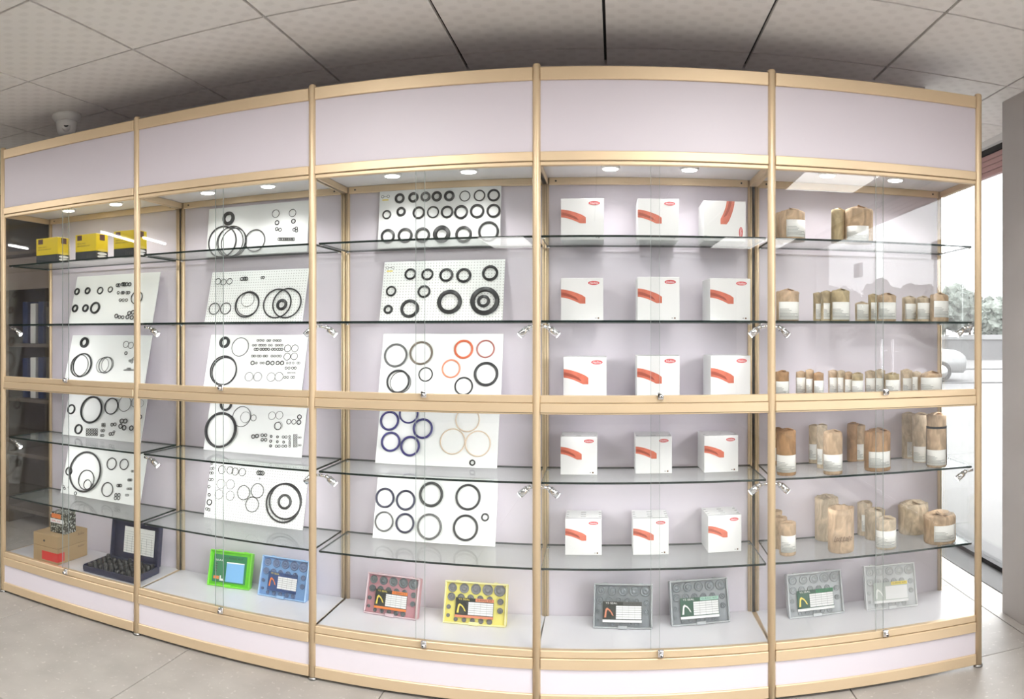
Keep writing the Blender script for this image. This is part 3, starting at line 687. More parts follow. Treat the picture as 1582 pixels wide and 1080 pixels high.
# ------------------------------------------------------------------ white seal boxes
def face_print(parent, W, H, rot):
    f = (lambda x, z: (x * W, z * H)) if not rot else (lambda x, z: (z * W, (1 - x) * H))
    arc = lambda x0, z0, x1, z1, bow, n=7: [(x0 + (x1 - x0) * t, z0 + (z1 - z0) * t * t ** .6) for t in [k / n for k in range(n + 1)]]
    outer = arc(0.004, .735, .50, .60, 0) + [(.58, .545), (.58, .40)]; inner = arc(0.004, .545, .45, .40, 0)
    pts = outer + inner[::-1]
    MB().ngon([f(*p) for p in pts], -.0006, 0, M_pico).build('printed_picture', parent)
    gi = arc(0.004, .665, .36, .545, 0); g2 = arc(0.004, .595, .36, .49, 0)
    MB().ngon([f(*p) for p in gi + [(.42, .47)] + g2[::-1]], -.0010, 0, M_picd).build('printed_shadow', parent)
    el = [(.775 + .135 * math.cos(k * PI / 10), .885 + .048 * math.sin(k * PI / 10)) for k in range(20)]
    MB().ngon([f(*p) for p in el], -.0006, 0, M_redo).build('oval_logo', parent)
    x, z = f(.775, .885)
    put_text('Hallite', M_pit, x, -.0009, z, .20 * W, .05 * H, parent, Matrix.Rotation(PI / 2, 4, 'Y') if rot else None, shear=.3)
    x, z = f(.89, .06)
    MB().box(x - .004, x + .002, -.0006, 0, z - .003, z + .003, M_inkb).box(x - .014, x - .008, -.0006, 0, z - .001, z + .001, M_greyr).build('printed_mark', parent)
rows = [(Z_SH1, [(866.5, 933, 307, 376), (985, 1049, 307, 377), (1087, 1152, 310, 379)], .165, 'top'),
        (Z_SH2, [(866.5, 932, 430, 492), (985, 1050, 428, 492), (1097, 1160, 430, 492)], .165, 'second'),
        (Z_MID, [(870.5, 937, 552, 622), (984, 1050, 550, 622), (1098, 1160, 550, 621)], .165, 'third'),
        (Z_SH3, [(866, 922.5, 675, 734), (982, 1038, 675, 732), (1088, 1141, 674, 730)], .15, 'fourth'),
        (Z_SH4, [(873, 929.5, 802, 857), (978, 1033, 802, 856), (1094, 1146, 798, 852)], .15, 'fifth')]
NM = {'top': 'top glass shelf', 'second': 'second glass shelf', 'third': 'mid rail board', 'fourth': 'upper glass shelf below the mid rail', 'fifth': 'lowest glass shelf'}
B = BAYS[3]
for z, cols, dp, rn in rows:
    for k, (x0, x1, yt, yb) in enumerate(cols):
        if rn in ('second', 'third'): v = .15
        else: v = min(max(B.onz((x0 + x1) / 2, yb, z).y, .08), DEP - dp - .02)
        a, r = B.ray(x0, yb, v); b2, _ = B.ray(x1, yb, v); W = b2.x - a.x; t, _ = B.ray(x0, yt, v); H = t.z - z
        rot = (k == 2 and rn == 'top')
        lab = ('white box with the printed ring picture turned upright, right on the top shelf' if rot else
               'white box with orange ring picture, %s on the %s' % (('left', 'middle', 'right')[k], NM[rn]))
        yaw = (0, 0, .10)[k] if rn in ('second', 'third', 'fourth', 'fifth') else 0
        M = B.M @ Matrix.Translation((a.x, v, z + .0008)) @ Matrix.Rotation(yaw * .5, 4, 'Z')
        root = empty('seal_box', M, lab, 'box', 'white boxes in the fourth display cabinet')
        MB().rbox(0, W, 0, dp, 0, H, .0012, M_white, 1).build('carton', root)
        m = MB().box(.003, W - .003, dp * .08, dp * .08 + .0012, H, H + .0010, M_greyr)
        MARKS = [(q, x, w) for q in {'fourth': (.25,), 'fifth': (.25, .5, .75)}.get(rn, ()) for x, w in ((.002, .010), (W * .42, W * .14), (W - .012, .010))]
        m.build('lid_seam', root)
        for q_, x_, w_ in MARKS: MB().box(x_, x_ + w_, dp * q_, dp * q_ + .002, H, H + .001, M_ink).build('tape_mark', root)
        face_print(root, W, H, rot)

# ------------------------------------------------------------------ yellow boxes
B = BAYS[0]
for k, (x0, x1, x2, yt, yb) in enumerate(((56, 89, 101, 368, 405), (116.4, 148.5, 162, 362, 401.5), (175.6, 209, 223, 356.5, 398))):
    v = .045
    a, _ = B.ray(x0, yb, v); b2, _ = B.ray(x1, yb, v); W = b2.x - a.x; t, _ = B.ray((x0 + x1) / 2, yt, v); H = t.z - Z_SH1; D = .095
    root = empty('seal_kit_box', B.M @ Matrix.Translation((a.x, v, Z_SH1 + .0008)), 'yellow and black cardboard box, %s on the top shelf of the leftmost cabinet' % ('leftmost', 'middle', 'rightmost')[k], 'box', 'yellow boxes on the top left shelf')
    MB().rbox(0, W, 0, D, H * .30, H, .001, M_yellow, 1).build('upper_carton', root)
    MB().rbox(0, W, 0, D, 0, H * .298, .001, M_slate, 1).build('lower_band', root)
    MB().box(W * .10, W * .32, -.0006, 0, H * .76, H * .96, M_brownlogo).build('printed_square', root)
    MB().box(W, W + .0006, D * .3, D * .72, H * .74, H * .97, M_brownlogo).build('printed_square', root)
    put_text('SEAL KIT', M_brownlogo, W * .30, -.0007, H * .63, W * .40, H * .05, root)
    put_text('SERVICE SEAL KIT', M_brownlogo, W * .40, -.0007, H * .53, W * .62, H * .05, root)
    m = MB()
    for q in range(4): m.ngon([(W * (.55 + q * .09), H * .06), (W * (.575 + q * .09), H * .06), (W * (.60 + q * .09), H * .2), (W * (.585 + q * .09), H * .2)], -.0007, 0, M_greyr)
    m.build('printed_strokes', root)
    R_ = Matrix.Translation((W, 0, 0)) @ Matrix.Rotation(PI / 2, 4, 'Z')
    m = MB()
    for zc, mm in ((.34, M_pit), (.20, M_pit), (.08, M_pit)):
        m.ngon([(D * .5 + D * .4 * math.cos(q * PI / 8), H * zc + H * .055 * math.sin(q * PI / 8)) for q in range(16)], -.0008, 0, M_yelp if zc == .34 else mm, R_)
    m.build('printed_rings', root)
# ------------------------------------------------------------------ cardboard boxes and camouflage box
M_side = lambda W: Matrix.Translation((W, 0, 0)) @ Matrix.Rotation(PI / 2, 4, 'Z')
v = .035
a, _ = B.ray(51.7, 872, v); b2, _ = B.ray(89, 880, v); W = b2.x - a.x; t, _ = B.ray(70, 826, v)
HT = t.z - Z_BOT; H1 = HT * .56; D = .24
lo = empty('cardboard_box', B.M @ Matrix.Translation((a.x, v, Z_BOT + .001)), 'brown cardboard box with a red wrapped label, bottom of the two stacked boxes', 'box', 'stacked cardboard boxes')
MB().rbox(0, W, 0, D, 0, H1, .0015, M_card, 1).build('carton', lo)
MB().box(W * .36, W + .0008, -.0008, D * .001, H1 * .16, H1 * .72, M_red).box(W, W + .0009, 0, D * .22, H1 * .16, H1 * .72, M_red).build('red_label', lo)
put_text('Rubber', M_inkb, W + .0008, D * .78, H1 * .80, .055, .012, lo, Matrix.Rotation(PI / 2, 4, 'Z'), .3)
up = empty('cardboard_box', B.M @ Matrix.Translation((a.x, v, Z_BOT + .0025 + H1)), 'plain brown cardboard box stacked on the red-labelled box', 'box', 'stacked cardboard boxes')
H2 = HT - H1
MB().rbox(0, W, 0, D, 0, H2, .0015, M_card, 1).build('carton', up)
MB().cyl((W * .45, -.001, H2 * .45), (W * .45, .0005, H2 * .45), .006, M_dark, 10).build('finger_hole', up)
put_text('Rubber', M_inkb, W + .0008, D * .78, H2 * .72, .055, .012, up, Matrix.Rotation(PI / 2, 4, 'Z'), .3)
M_camo, nt, bs = nodes_mat('camouflage_print', 0.4)
tc = N(nt, 'ShaderNodeTexCoord'); n = N(nt, 'ShaderNodeTexNoise'); n.inputs['Scale'].default_value = 90; nt.links.new(tc.outputs['Object'], n.inputs[0])
r = N(nt, 'ShaderNodeValToRGB'); r.color_ramp.interpolation = 'CONSTANT'; e0 = r.color_ramp.elements
e0[0].color = (0.02, 0.02, 0.015, 1); e0[1].position = .5; e0[1].color = (.18, .18, .13, 1); x = e0.new(.6); x.color = (.6, .62, .6, 1)
nt.links.new(n.outputs[0], r.inputs[0]); nt.links.new(r.outputs[0], bs.inputs['Base Color'])
cw, ch, cdp = W * .60, .105, .085
cb = empty('camouflage_box', B.M @ Matrix.Translation((a.x + W * .42, v + .055, Z_BOT + .0045 + HT)), 'small black and silver patterned box with an orange label on the cardboard boxes', 'box')
MB().rbox(0, cw, 0, cdp, 0, ch, .001, M_camo, 1).build('carton', cb)
MB().box(cw * .08, cw * .7, -.0008, 0, ch * .72, ch * .94, M_orp).build('orange_label', cb)
MB().box(0, cw * .9, -.0012, 0, ch * .48, ch * .68, M_pit).build('white_label', cb)
put_text('SEAL KIT', M_red, cw * .4, -.0015, ch * .58, cw * .6, ch * .09, cb)
# ------------------------------------------------------------------ open navy case
a = B.onz(126, 891, Z_BOT); W = .30; D = .20
a, _ = B.ray(130, 890, .06)
W = B.w - .045 - a.x; W = min(W, .36)
cs = empty('tool_case', B.M @ Matrix.Translation((a.x, .05, Z_BOT + .001)), 'open navy plastic case of black parts with a printed sheet in its lid', 'tool case')
m = MB().rbox(0, W, 0, D, 0, .012, .003, M_navyc, 1)
m.box(0, W, 0, .006, .010, .030, M_navyc).box(0, W, D - .006, D, .010, .04, M_navyc).box(0, .006, .006, D - .006, .010, .035, M_navyc).box(W - .006, W, .006, D - .006, .010, .035, M_navyc); m.build('tray', cs)
lm = Matrix.Translation((0, D + .002, .03)) @ Matrix.Rotation(-.12, 4, 'X')
m = MB().rbox(.03, W, 0, .012, 0, .20, .004, M_navyc, 2, lm).box(.03, W, -.022, 0, .0, .008, M_navyc, lm).box(.03, W, -.022, 0, .192, .20, M_navyc, lm).box(.03, .038, -.022, 0, .008, .192, M_navyc, lm).box(W - .008, W, -.022, 0, .008, .192, M_navyc, lm)
lid = m.build('lid', cs)
sh = MB().box(.10, W - .04, -.0015, 0, .04, .17, M_paper, lm)
for q in range(9): sh.box(.105, W - .045, -.0022, -.0014, .050 + q * .012, .0508 + q * .012, M_ink, lm)
for q in range(6): sh.box(.12 + q * .03, .1208 + q * .03, -.0022, -.0014, .045, .125, M_ink, lm)
sh.build('printed_sheet', lid)
rnd = random.Random(3)
pm = MB().lathe([(.009, 0), (.009, .03), (.006, .034)], M_seal, 12).mesh('ring_stack')
for iy in range(5):
    for ix in range(9):
        sc = rnd.uniform(.7, 1.2)
        link('ring_stack', pm, cs, Matrix.Translation((.025 + ix * (W - .05) / 8, .024 + iy * .038, .012)) @ Matrix.Diagonal((1.15, 1.15, sc, 1)))

# ------------------------------------------------------------------ ring kits (flat plastic boxes leaning on the back)
M_dgreen = mat('dark_green_label', (.02, .085, .05), .5); M_frostl = mat('frosted_label', (.50, .54, .50), .5)
def kit(bi, tl, tr, br, bl, body, rim, dotm, head, pic, label, style, title):
    B = BAYS[bi]
    A = B.onz(*bl, Z_BOT); C = B.onz(*br, Z_BOT)
    va = min(max((A.y), .12), DEP - .13); dv = max(-.03, min(.03, C.y - A.y)); 
    A, rA = B.ray(*bl, va); C, rC = B.ray(*br, va + dv)
    A.z = C.z = Z_BOT
    W = (C - A).length; yaw = math.atan2(C.y - A.y, C.x - A.x)
    al = .30
    # height so that the top-left corner lands on the photograph's
    best = min((abs((lambda h: (CY + F * (EYE - (Z_BOT + h * math.cos(al))) / ((B.M @ (A + Vector((0, h * math.sin(al), 0)))).xy.length)))(h) - tl[1]), h) for h in [k * .002 for k in range(50, 130)])
    H = best[1]; T = .038
    M = B.M @ Matrix.Translation((A.x, A.y, Z_BOT + .001)) @ Matrix.Rotation(yaw, 4, 'Z') @ Matrix.Rotation(-al, 4, 'X')
    root = empty('ring_kit', M, label, 'ring kit', 'plastic ring kits on the cabinet bottoms')
    MB().rbox(0, W, .006, T, 0, H, .005, body, 2).build('case', root)
    m = MB(); t = .006
    m.rbox(0, W, -.006, .010, 0, t, .002, rim, 1).rbox(0, W, -.006, .010, H - t, H, .002, rim, 1).rbox(0, t, -.006, .010, t, H - t, .002, rim, 1).rbox(W - t, W, -.006, .010, t, H - t, .002, rim, 1)
    m.build('lid_rim', root)
    MB().rbox(W * .42, W * .58, -.012, .0, -.001, .012, .002, rim, 1).build('latch', root)
    for u in (.18, .8): MB().rbox(W * u - .008, W * u + .008, .02, T + .004, H - .006, H + .003, .0015, rim, 1).build('hinge', root)
    if style != 'green':
        lay = [(W * (.12 + .19 * k), H * .84, W * (.070 + .005 * k)) for k in range(5)]
        lay += [(W * (.11 + .155 * k), H * .62, W * (.062 - .004 * k)) for k in range(5)] + [(W * .90, H * .58, W * .048), (W * .90, H * .37, W * .045), (W * .075, H * .38, W * .035), (W * .075, H * .18, W * .028)]
        lay += [(W * (.20 + .135 * k), H * .10, W * (.032 + .003 * k)) for k in range(5)]
        for (x, z, r) in lay:
            Mt = Matrix.Translation((x, .006, z)) @ Matrix.Rotation(PI / 2, 4, 'X')
            MB().lathe([(r, 0), (r, .005), (r * .86, .0065), (r * .84, .004), (r * .5, .0035), (r * .48, .0055), (r * .3, .0055), (0.0001, .002)], dotm, 18, Mt).build('ring_stack', root)
        x0, x1, z0, z1 = W * .19, W * .80, H * .16, H * .62
        if style == 'gray': x0, x1, z0, z1 = W * .16, W * .82, H * .14, H * .60
        y = -.004
        blank = body.name == 'clear_case'
        lb = MB().box(x0, x1, y, y + .001, z0, z1, M_bluep if style == 'blue' else M_frostl if blank else M_dgreen if head in (M_greenp, M_greenl) else M_darkp).build('label', root); lw, lh = x1 - x0, z1 - z0
        MB().box(x0 + lw * .52, x1, y - .0006, y, z0 + lh * .84, z1, head).build('title_band', lb)
        tb = MB().box(x0 + lw * .34, x1 - lw * .01, y - .0006, y, z0 + lh * .16, z0 + lh * .80, M_pit)
        for q in () if blank else range(1, 6): tb.box(x0 + lw * .34, x1 - lw * .01, y - .0010, y, z0 + lh * (.16 + .64 * q / 6), z0 + lh * (.16 + .64 * q / 6) + .0013, M_ink)
        for q in () if blank else (.5, .66, .82): tb.box(x0 + lw * q, x0 + lw * q + .0006, y - .0010, y, z0 + lh * .16, z0 + lh * .80, M_ink)
        tb.build('size_table', lb)
        MB().box(x0, x1, y - .0006, y, z0, z0 + lh * .12, head if style != 'gray' else M_pit).build('bottom_band', lb)
        # digger arm picture
        p = [(.04, .22), (.07, .62), (.11, .70), (.19, .60), (.25, .44), (.28, .30), (.24, .34), (.21, .46), (.16, .56), (.12, .60), (.10, .50), (.09, .22)]
        MB().ngon([(x0 + lw * a_, z0 + lh * b_) for a_, b_ in p], y - .0008, y, pic).build('digger_picture', lb)
        if not blank: put_text('YS SEAL', M_pit if style == 'gray' else M_yelp, x0 + lw * .22, y - .001, z0 + lh * .92, lw * .30, lh * .09, lb)
        put_text(title, M_darkp, x0 + lw * .76, y - .001, z0 + lh * .92, lw * .40, lh * .08, lb)
    else:
        y = .000
        lb = MB().box(W * .10, W * .88, y, .007, H * .12, H * .88, M_greenp).build('label', root)
        MB().box(W * .42, W * .84, y - .0008, y, H * .15, H * .66, mat('sky_blue_print', (.22, .48, .80), .5)).build('blue_field', lb)
        MB().box(W * .42, W * .84, y - .0010, y, H * .66, H * .69, M_pit).build('white_line', lb)
        put_text('O-RING KIT', M_darkp, W * .58, y - .001, H * .80, W * .44, H * .06, lb)
        put_text('SEAL', M_pit, W * .24, y - .001, H * .72, W * .20, H * .05, lb)
        for q in range(4): MB().box(W * .14, W * .20, y - .0008, y, H * (.40 + .07 * q), H * (.43 + .07 * q), M_darkp).build('printed_bar', lb)
        p = [(.28, .16), (.28, .30), (.31, .30), (.31, .22), (.36, .22), (.40, .16)]
        MB().ngon([(W * a_, H * b_) for a_, b_ in p], y - .0009, y, M_pit).build('printed_mark', lb)
        MB().box(W * .13, W * .26, y - .0008, y, H * .20, H * .28, M_orp).build('orange_print', lb)
Mgk = mat('lime_plastic', (.16, .62, .03), .35); Mgk2 = mat('lime_rim', (.22, .72, .05), .3)
Mbk = mat('blue_case', (.20, .36, .62), .35); Mbr = mat('blue_rim', (.34, .52, .78), .25); Mbd = mat('blue_grey_ring', (.14, .19, .32), .4)
Mrk = mat('pink_foam', (.52, .26, .29), .5); Mrr = mat('pink_clear_rim', (.66, .50, .54), .25); Mrd = mat('slate_ring', (.13, .15, .16), .4)
Myk = mat('yellow_foam', (.82, .74, .20), .5); Myr = mat('pale_yellow_rim', (.88, .82, .42), .3); Myd = mat('grey_ring', (.20, .20, .21), .4)
Mck = mat('smoky_case', (.24, .26, .28), .3); Mcr = mat('frosted_rim', (.46, .48, .50), .2); Mcd = mat('smoky_ring', (.20, .22, .24), .3)
Mlk = mat('frosted_case', (.42, .44, .46), .3); Mlr = mat('clear_rim', (.55, .57, .59), .2); Mld = mat('frosted_ring', (.36, .38, .40), .3)
kit(1, (326.5, 848.3), (388.5, 857), (384.7, 908), (320, 900), Mgk, Mgk2, None, None, None, 'bright green plastic kit with a pale blue label field', 'green', '')
kit(1, (404, 857), (476, 868), (471, 929), (398, 916), Mbk, Mbr, Mbd, M_bluep, M_orp, 'translucent blue plastic kit of rings beside the green kit', 'blue', 'O-RING KIT')
kit(2, (571, 884), (651, 895), (643, 959), (562, 946.5), Mrk, Mrr, Mrd, M_orp, M_yelp, 'pink plastic kit of dark rings with a red-banded label', 'red', 'O-RING KIT')
kit(2, (689, 897), (785, 899), (781, 970), (684, 962), Myk, Myr, Myd, M_orangel, M_yelp, 'yellow plastic kit of grey rings with an orange-banded label', 'yellow', 'O-RING KIT')
kit(3, (915, 901), (1006, 901), (1008, 970), (916, 968), Mck, Mcr, Mcd, M_greyr, M_orangel, 'smoky grey kit with a red digger arm on its label', 'gray', 'O-RING KIT')
kit(3, (1033.4, 898.5), (1122, 894), (1128, 958.7), (1037.6, 966.6), Mck, Mcr, Mcd, M_greenl, M_pit, 'smoky grey kit with a green label, right of the red-labelled grey kit', 'gray', 'O-RING KIT')
kit(4, (1211.6, 887.6), (1295, 881), (1304.7, 941.4), (1219.6, 951.6), Mlk, Mlr, Mld, M_greenp, M_yelp, 'frosted clear kit with dark green label in the rightmost cabinet', 'gray', 'O-RING KIT')
kit(4, (1328, 875.3), (1406.5, 871), (1418, 929.8), (1338.8, 937.8), mat('clear_case', (.60, .61, .62), .3), mat('clearer_rim', (.70, .71, .72), .2), mat('clear_ring', (.52, .53, .54), .3), M_yelp, M_paper, 'palest frosted kit with a blank white label in the rightmost cabinet', 'gray', 'O-RING KIT')

# ------------------------------------------------------------------ kraft paper rolls
B5 = BAYS[4]
def roll(x0, x1, yt, yb, z, v, lab, km, label, flat=False, strap=False, text=None, wide=1.0, fold='dome', lz=None):
    if v is None:
        v = B5.onz((x0 + x1) / 2, yb, z).y + .0
    c0, r = B5.ray(x0, yb, v); c1, _ = B5.ray(x1, yb, v); R = abs(c1.x - c0.x) / 2
    vc = v + R * wide; vc = min(vc, DEP - .010 - R * wide); vc = max(vc, .032 + R * wide)
    c, r = B5.ray((x0 + x1) / 2, yb, vc); e0, r0 = B5.ray(x0, yb, vc); e1, _ = B5.ray(x1, yb, vc); R = abs(e1.x - e0.x) / 2 * .97
    c.x = max(R + .018, min(B5.w - R - .02, c.x))
    t, _ = B5.ray((x0 + x1) / 2, yt, vc); H = t.z - z
    wp = B5.M @ c; face = math.atan2(-wp.x, wp.y)     # turn the label towards the room
    M = B5.M @ Matrix.Translation((c.x, vc, z + .0008)) @ Matrix.Rotation(-B5.ang - th((x0 + x1) / 2), 4, 'Z')
    root = empty('paper_roll', M, label, 'paper roll', 'kraft paper rolls in the rightmost cabinet')
    rnd = random.Random(int(x0 * 13 + yt)); seeds = [rnd.uniform(-1, 1) for _ in range(200)]
    def jit(k, i, a, r_, z_):
        j = seeds[(k * 24 + i) % 200]
        amp = .010 if k < 3 else (.015 if k == 3 else .06)
        rr_ = r_ * (1 + amp * j)
        zz = z_ + (0 if k < 4 else .030 * R * 10 * .20 * seeds[(i * 7 + k * 3) % 200] * (1 if r_ > R * .1 else .3))
        return rr_, zz
    hb = H - R * (.26 if fold == 'dome' else .12)
    prof = [(R * .96, 0), (R, .006), (R * .99, hb * .5), (R * .995, hb * .9), (R * .99, hb), (R * .90, hb + (H - hb) * .35), (R * .50, hb + (H - hb) * .5), (R * .18, hb + (H - hb) * .65), (0.0001, hb + (H - hb) * .6)]
    if fold == 'open': prof = [(R * .96, 0), (R, .006), (R * .99, hb * .5), (R * .995, hb * .9), (R * .97, H), (R * .80, H - .004), (R * .72, H - .03), (R * .3, H - .034), (0.0001, H - .034)]
    mb = MB().lathe(prof, km, 24, None, True, jit)
    mb.build('wrapping', root)
    if fold == 'dome':   # folded flap of paper on top
        f = MB(); a_ = rnd.uniform(-.6, .6)
        Mf = Matrix.Translation((0, 0, hb + (H - hb) * .45)) @ Matrix.Rotation(a_, 4, 'Z')
        f.add([(-R * .75, -R * .5, 0), (R * .7, -R * .35, .002), (R * .5, R * .3, R * .16), (-R * .5, R * .45, R * .10), (0, -R * .1, R * .26)], [(0, 1, 4), (1, 2, 4), (2, 3, 4), (3, 0, 4), (3, 2, 1, 0)], km, False, Mf)
        f.build('paper_fold', root)
        f = MB(); Mf = Matrix.Translation((0, 0, hb + (H - hb) * .5)) @ Matrix.Rotation(a_ + 1.9, 4, 'Z')
        f.add([(-R * .8, -R * .3, 0), (R * .8, -R * .3, 0), (R * .55, R * .1, R * .12), (-R * .6, R * .15, R * .2)], [(0, 1, 2), (0, 2, 3), (2, 1, 0), (3, 2, 0)], km, False, Mf)
        f.build('paper_fold', root)
    if lab:
        lx0, lx1, ly0, ly1 = lab; cx, hw = (x0 + x1) / 2, (x1 - x0) / 2
        s0 = math.asin(max(-.97, min(.97, (lx0 - cx) / hw))); s1 = math.asin(max(-.97, min(.97, (lx1 - cx) / hw)))
        rc = r - R
        zt = EYE - (ly0 - CY) * rc / F - z; zb = EYE - (ly1 - CY) * rc / F - z
        zb = max(.004, zb); zt = min(zt, hb * .97); Rl = R * 1.035
        n = 8
        def band(za, zc, a0, a1, rad, m, nm, par):
            vs = []; fs = []
            for k in range(n + 1):
                a = -PI / 2 + a0 + (a1 - a0) * k / n
                for q in (rad, rad - .0012):
                    for zz in (za, zc): vs.append((q * math.cos(a), q * math.sin(a), zz))
            for k in range(n):
                b_ = k * 4; fs += [(b_, b_ + 4, b_ + 5, b_ + 1), (b_ + 2, b_ + 3, b_ + 7, b_ + 6), (b_, b_ + 2, b_ + 6, b_ + 4), (b_ + 1, b_ + 5, b_ + 7, b_ + 3)]
            fs += [(0, 1, 3, 2), (n * 4, n * 4 + 2, n * 4 + 3, n * 4 + 1)]
            mm = MB().add(vs, fs, m, True)
            return mm
        lb = band(zb, zt, s0, s1, Rl, M_paper, 'label', root).build('label', root)
        hh = zt - zb; pr = MB()
        for q, (f0, f1) in enumerate(((.05, .45), (.05, .55), (.05, .5), (.05, .85), (.05, .7), (.05, .9))):
            zz = zb + hh * (.58 - q * .085)
            o_ = band(zz, zz + hh * .022, s0 + (s1 - s0) * f0, s0 + (s1 - s0) * f1, Rl + .0004, M_ink, 'x', None); pr.add(o_.v, o_.f, M_ink)
        pr.build('printed_lines', lb)
    if strap:
        s_ = MB()
        for x in (-1, 1):
            s_.lathe([(R * 1.03, H * .72), (R * 1.04, H * .74), (R * 1.03, H * .76)], M_blk, 20)
            s_.cyl((x * R * 1.02, 0, 0.004), (x * R * .98, 0, H * .74), .0022, M_blk, 6); s_.cyl((x * R * .98, 0, H * .74), (0, 0, H + .004), .0022, M_blk, 6)
        s_.build('strap', root)
    if text:
        for k, chx in enumerate(text):
            a = -PI / 2 + (k - len(text) / 2) * .21 + .30
            link('lettering', txt(chx, M_inkb, .3), root, Matrix.Rotation(a + PI / 2, 4, 'Z') @ Matrix.Translation((0, -R * 1.025, H * .33)) @ Matrix.Diagonal((.0125, 1, .022 if chx in 'Lg' else .015, 1)))
def rows_of(crop, items, z, vdef, where, km_cycle):
    ox, oy, sc = crop
    for k, it in enumerate(items):
        x0, x1, yt, yb, lab = it[:5]; kw = it[5] if len(it) > 5 else {}
        kw = dict(kw); desc = kw.pop('d'); km = KR[kw.pop('k', km_cycle[k % len(km_cycle)])]; v = kw.pop('v', vdef)
        L = None if lab is None else (ox + lab[0] / sc, ox + lab[1] / sc, oy + lab[2] / sc, oy + lab[3] / sc)
        roll(ox + x0 / sc, ox + x1 / sc, oy + yt / sc, oy + yb / sc, z, v, L, km, desc + ' ' + where, **kw)
rows_of((1190, 290, 5.86), [
    (48, 120, 225, 455, None, dict(d='small brown roll half hidden behind the post', v=.23)),
    (82, 316, 200, 470, (148, 314, 288, 445), dict(d='squat kraft roll with white label next to the post', k=1, v=.09)),
    (552, 672, 192, 470, None, dict(d='crumpled golden paper roll beside the large labelled one', k=3, v=.12)),
    (672, 930, 180, 495, (697, 885, 345, 490), dict(d='largest kraft roll, label low on its front', k=1, v=.07))], Z_SH1, .1, 'on the top shelf, rightmost cabinet', [1])
rows_of((1190, 430, 5.455), [
    (48, 242, 97, 355, (76, 238, 198, 350), dict(d='wide kraft roll against the post', k=1, v=.08)),
    (362, 432, 122, 350, (384, 430, 215, 345), dict(d='leftmost of three crowded crumpled rolls', k=3, v=.20)),
    (425, 515, 108, 352, (450, 503, 210, 345), dict(d='middle of three crowded crumpled rolls', k=3, v=.14)),
    (515, 668, 95, 354, (527, 667, 200, 350), dict(d='front one of three crowded crumpled rolls, widest label', k=3, v=.06)),
    (715, 828, 202, 356, (733, 826, 205, 350), dict(d='lowest pale roll', k=2, v=.18)),
    (826, 905, 135, 356, (850, 896, 205, 350), dict(d='narrow olive roll behind the block-shaped one', k=3, v=.21)),
    (902, 1058, 132, 358, (917, 1055, 203, 345), dict(d='block-shaped tan roll with a flat folded top', k=1, v=.07)),
    (1112, 1228, 155, 358, (1140, 1226, 215, 345), dict(d='dull grey-brown roll, left of the last three', k=2, v=.16)),
    (1230, 1346, 155, 358, (1246, 1344, 208, 345), dict(d='grey-brown roll in the middle of the last three', k=2, v=.11)),
    (1350, 1498, 130, 358, (1384, 1497, 192, 330), dict(d='pinkish roll at the right end', k=1, v=.06))], Z_SH2, .1, 'on the second shelf, rightmost cabinet', [1])
rows_of((1190, 560, 5.455), [
    (43, 158, 70, 300, (50, 156, 163, 285), dict(d='kraft roll against the post', k=0, v=.08)),
    (216, 300, 75, 300, (221, 297, 130, 285), dict(d='left one of a trio of rolls', k=1, v=.15)),
    (298, 366, 60, 300, (303, 357, 140, 285), dict(d='pointed middle one of a trio of rolls', k=1, v=.11)),
    (364, 450, 85, 300, (370, 448, 155, 285), dict(d='right one of a trio of rolls', k=0, v=.07)),
    (488, 566, 65, 300, (500, 562, 130, 285), dict(d='first of the four tightly packed rolls', k=1, v=.20)),
    (564, 630, 68, 300, (570, 616, 130, 285), dict(d='second of the four tightly packed rolls', k=2, v=.15)),
    (626, 690, 80, 300, (632, 686, 145, 285), dict(d='third of the four tightly packed rolls', k=1, v=.11)),
    (688, 784, 88, 300, (692, 782, 155, 285), dict(d='front one of the four tightly packed rolls', k=3, v=.07)),
    (798, 888, 70, 300, (810, 880, 135, 285), dict(d='grey-brown roll left of the lock', k=2, v=.19)),
    (884, 968, 60, 300, (890, 952, 135, 285), dict(d='pale roll directly behind the lock', k=2, v=.13)),
    (968, 1088, 90, 300, (976, 1084, 150, 285), dict(d='roll with bright label just right of the lock', k=3, v=.07)),
    (1098, 1196, 60, 300, (1120, 1188, 135, 285), dict(d='dark-topped roll behind two others', k=2, v=.19)),
    (1194, 1268, 78, 300, (1200, 1242, 125, 285), dict(d='narrow roll second from the right end', k=2, v=.14)),
    (1268, 1442, 80, 300, (1276, 1440, 130, 285), dict(d='widest roll at the right end', k=1, v=.05))], Z_MID, .1, 'above the middle rail, rightmost cabinet', [1])
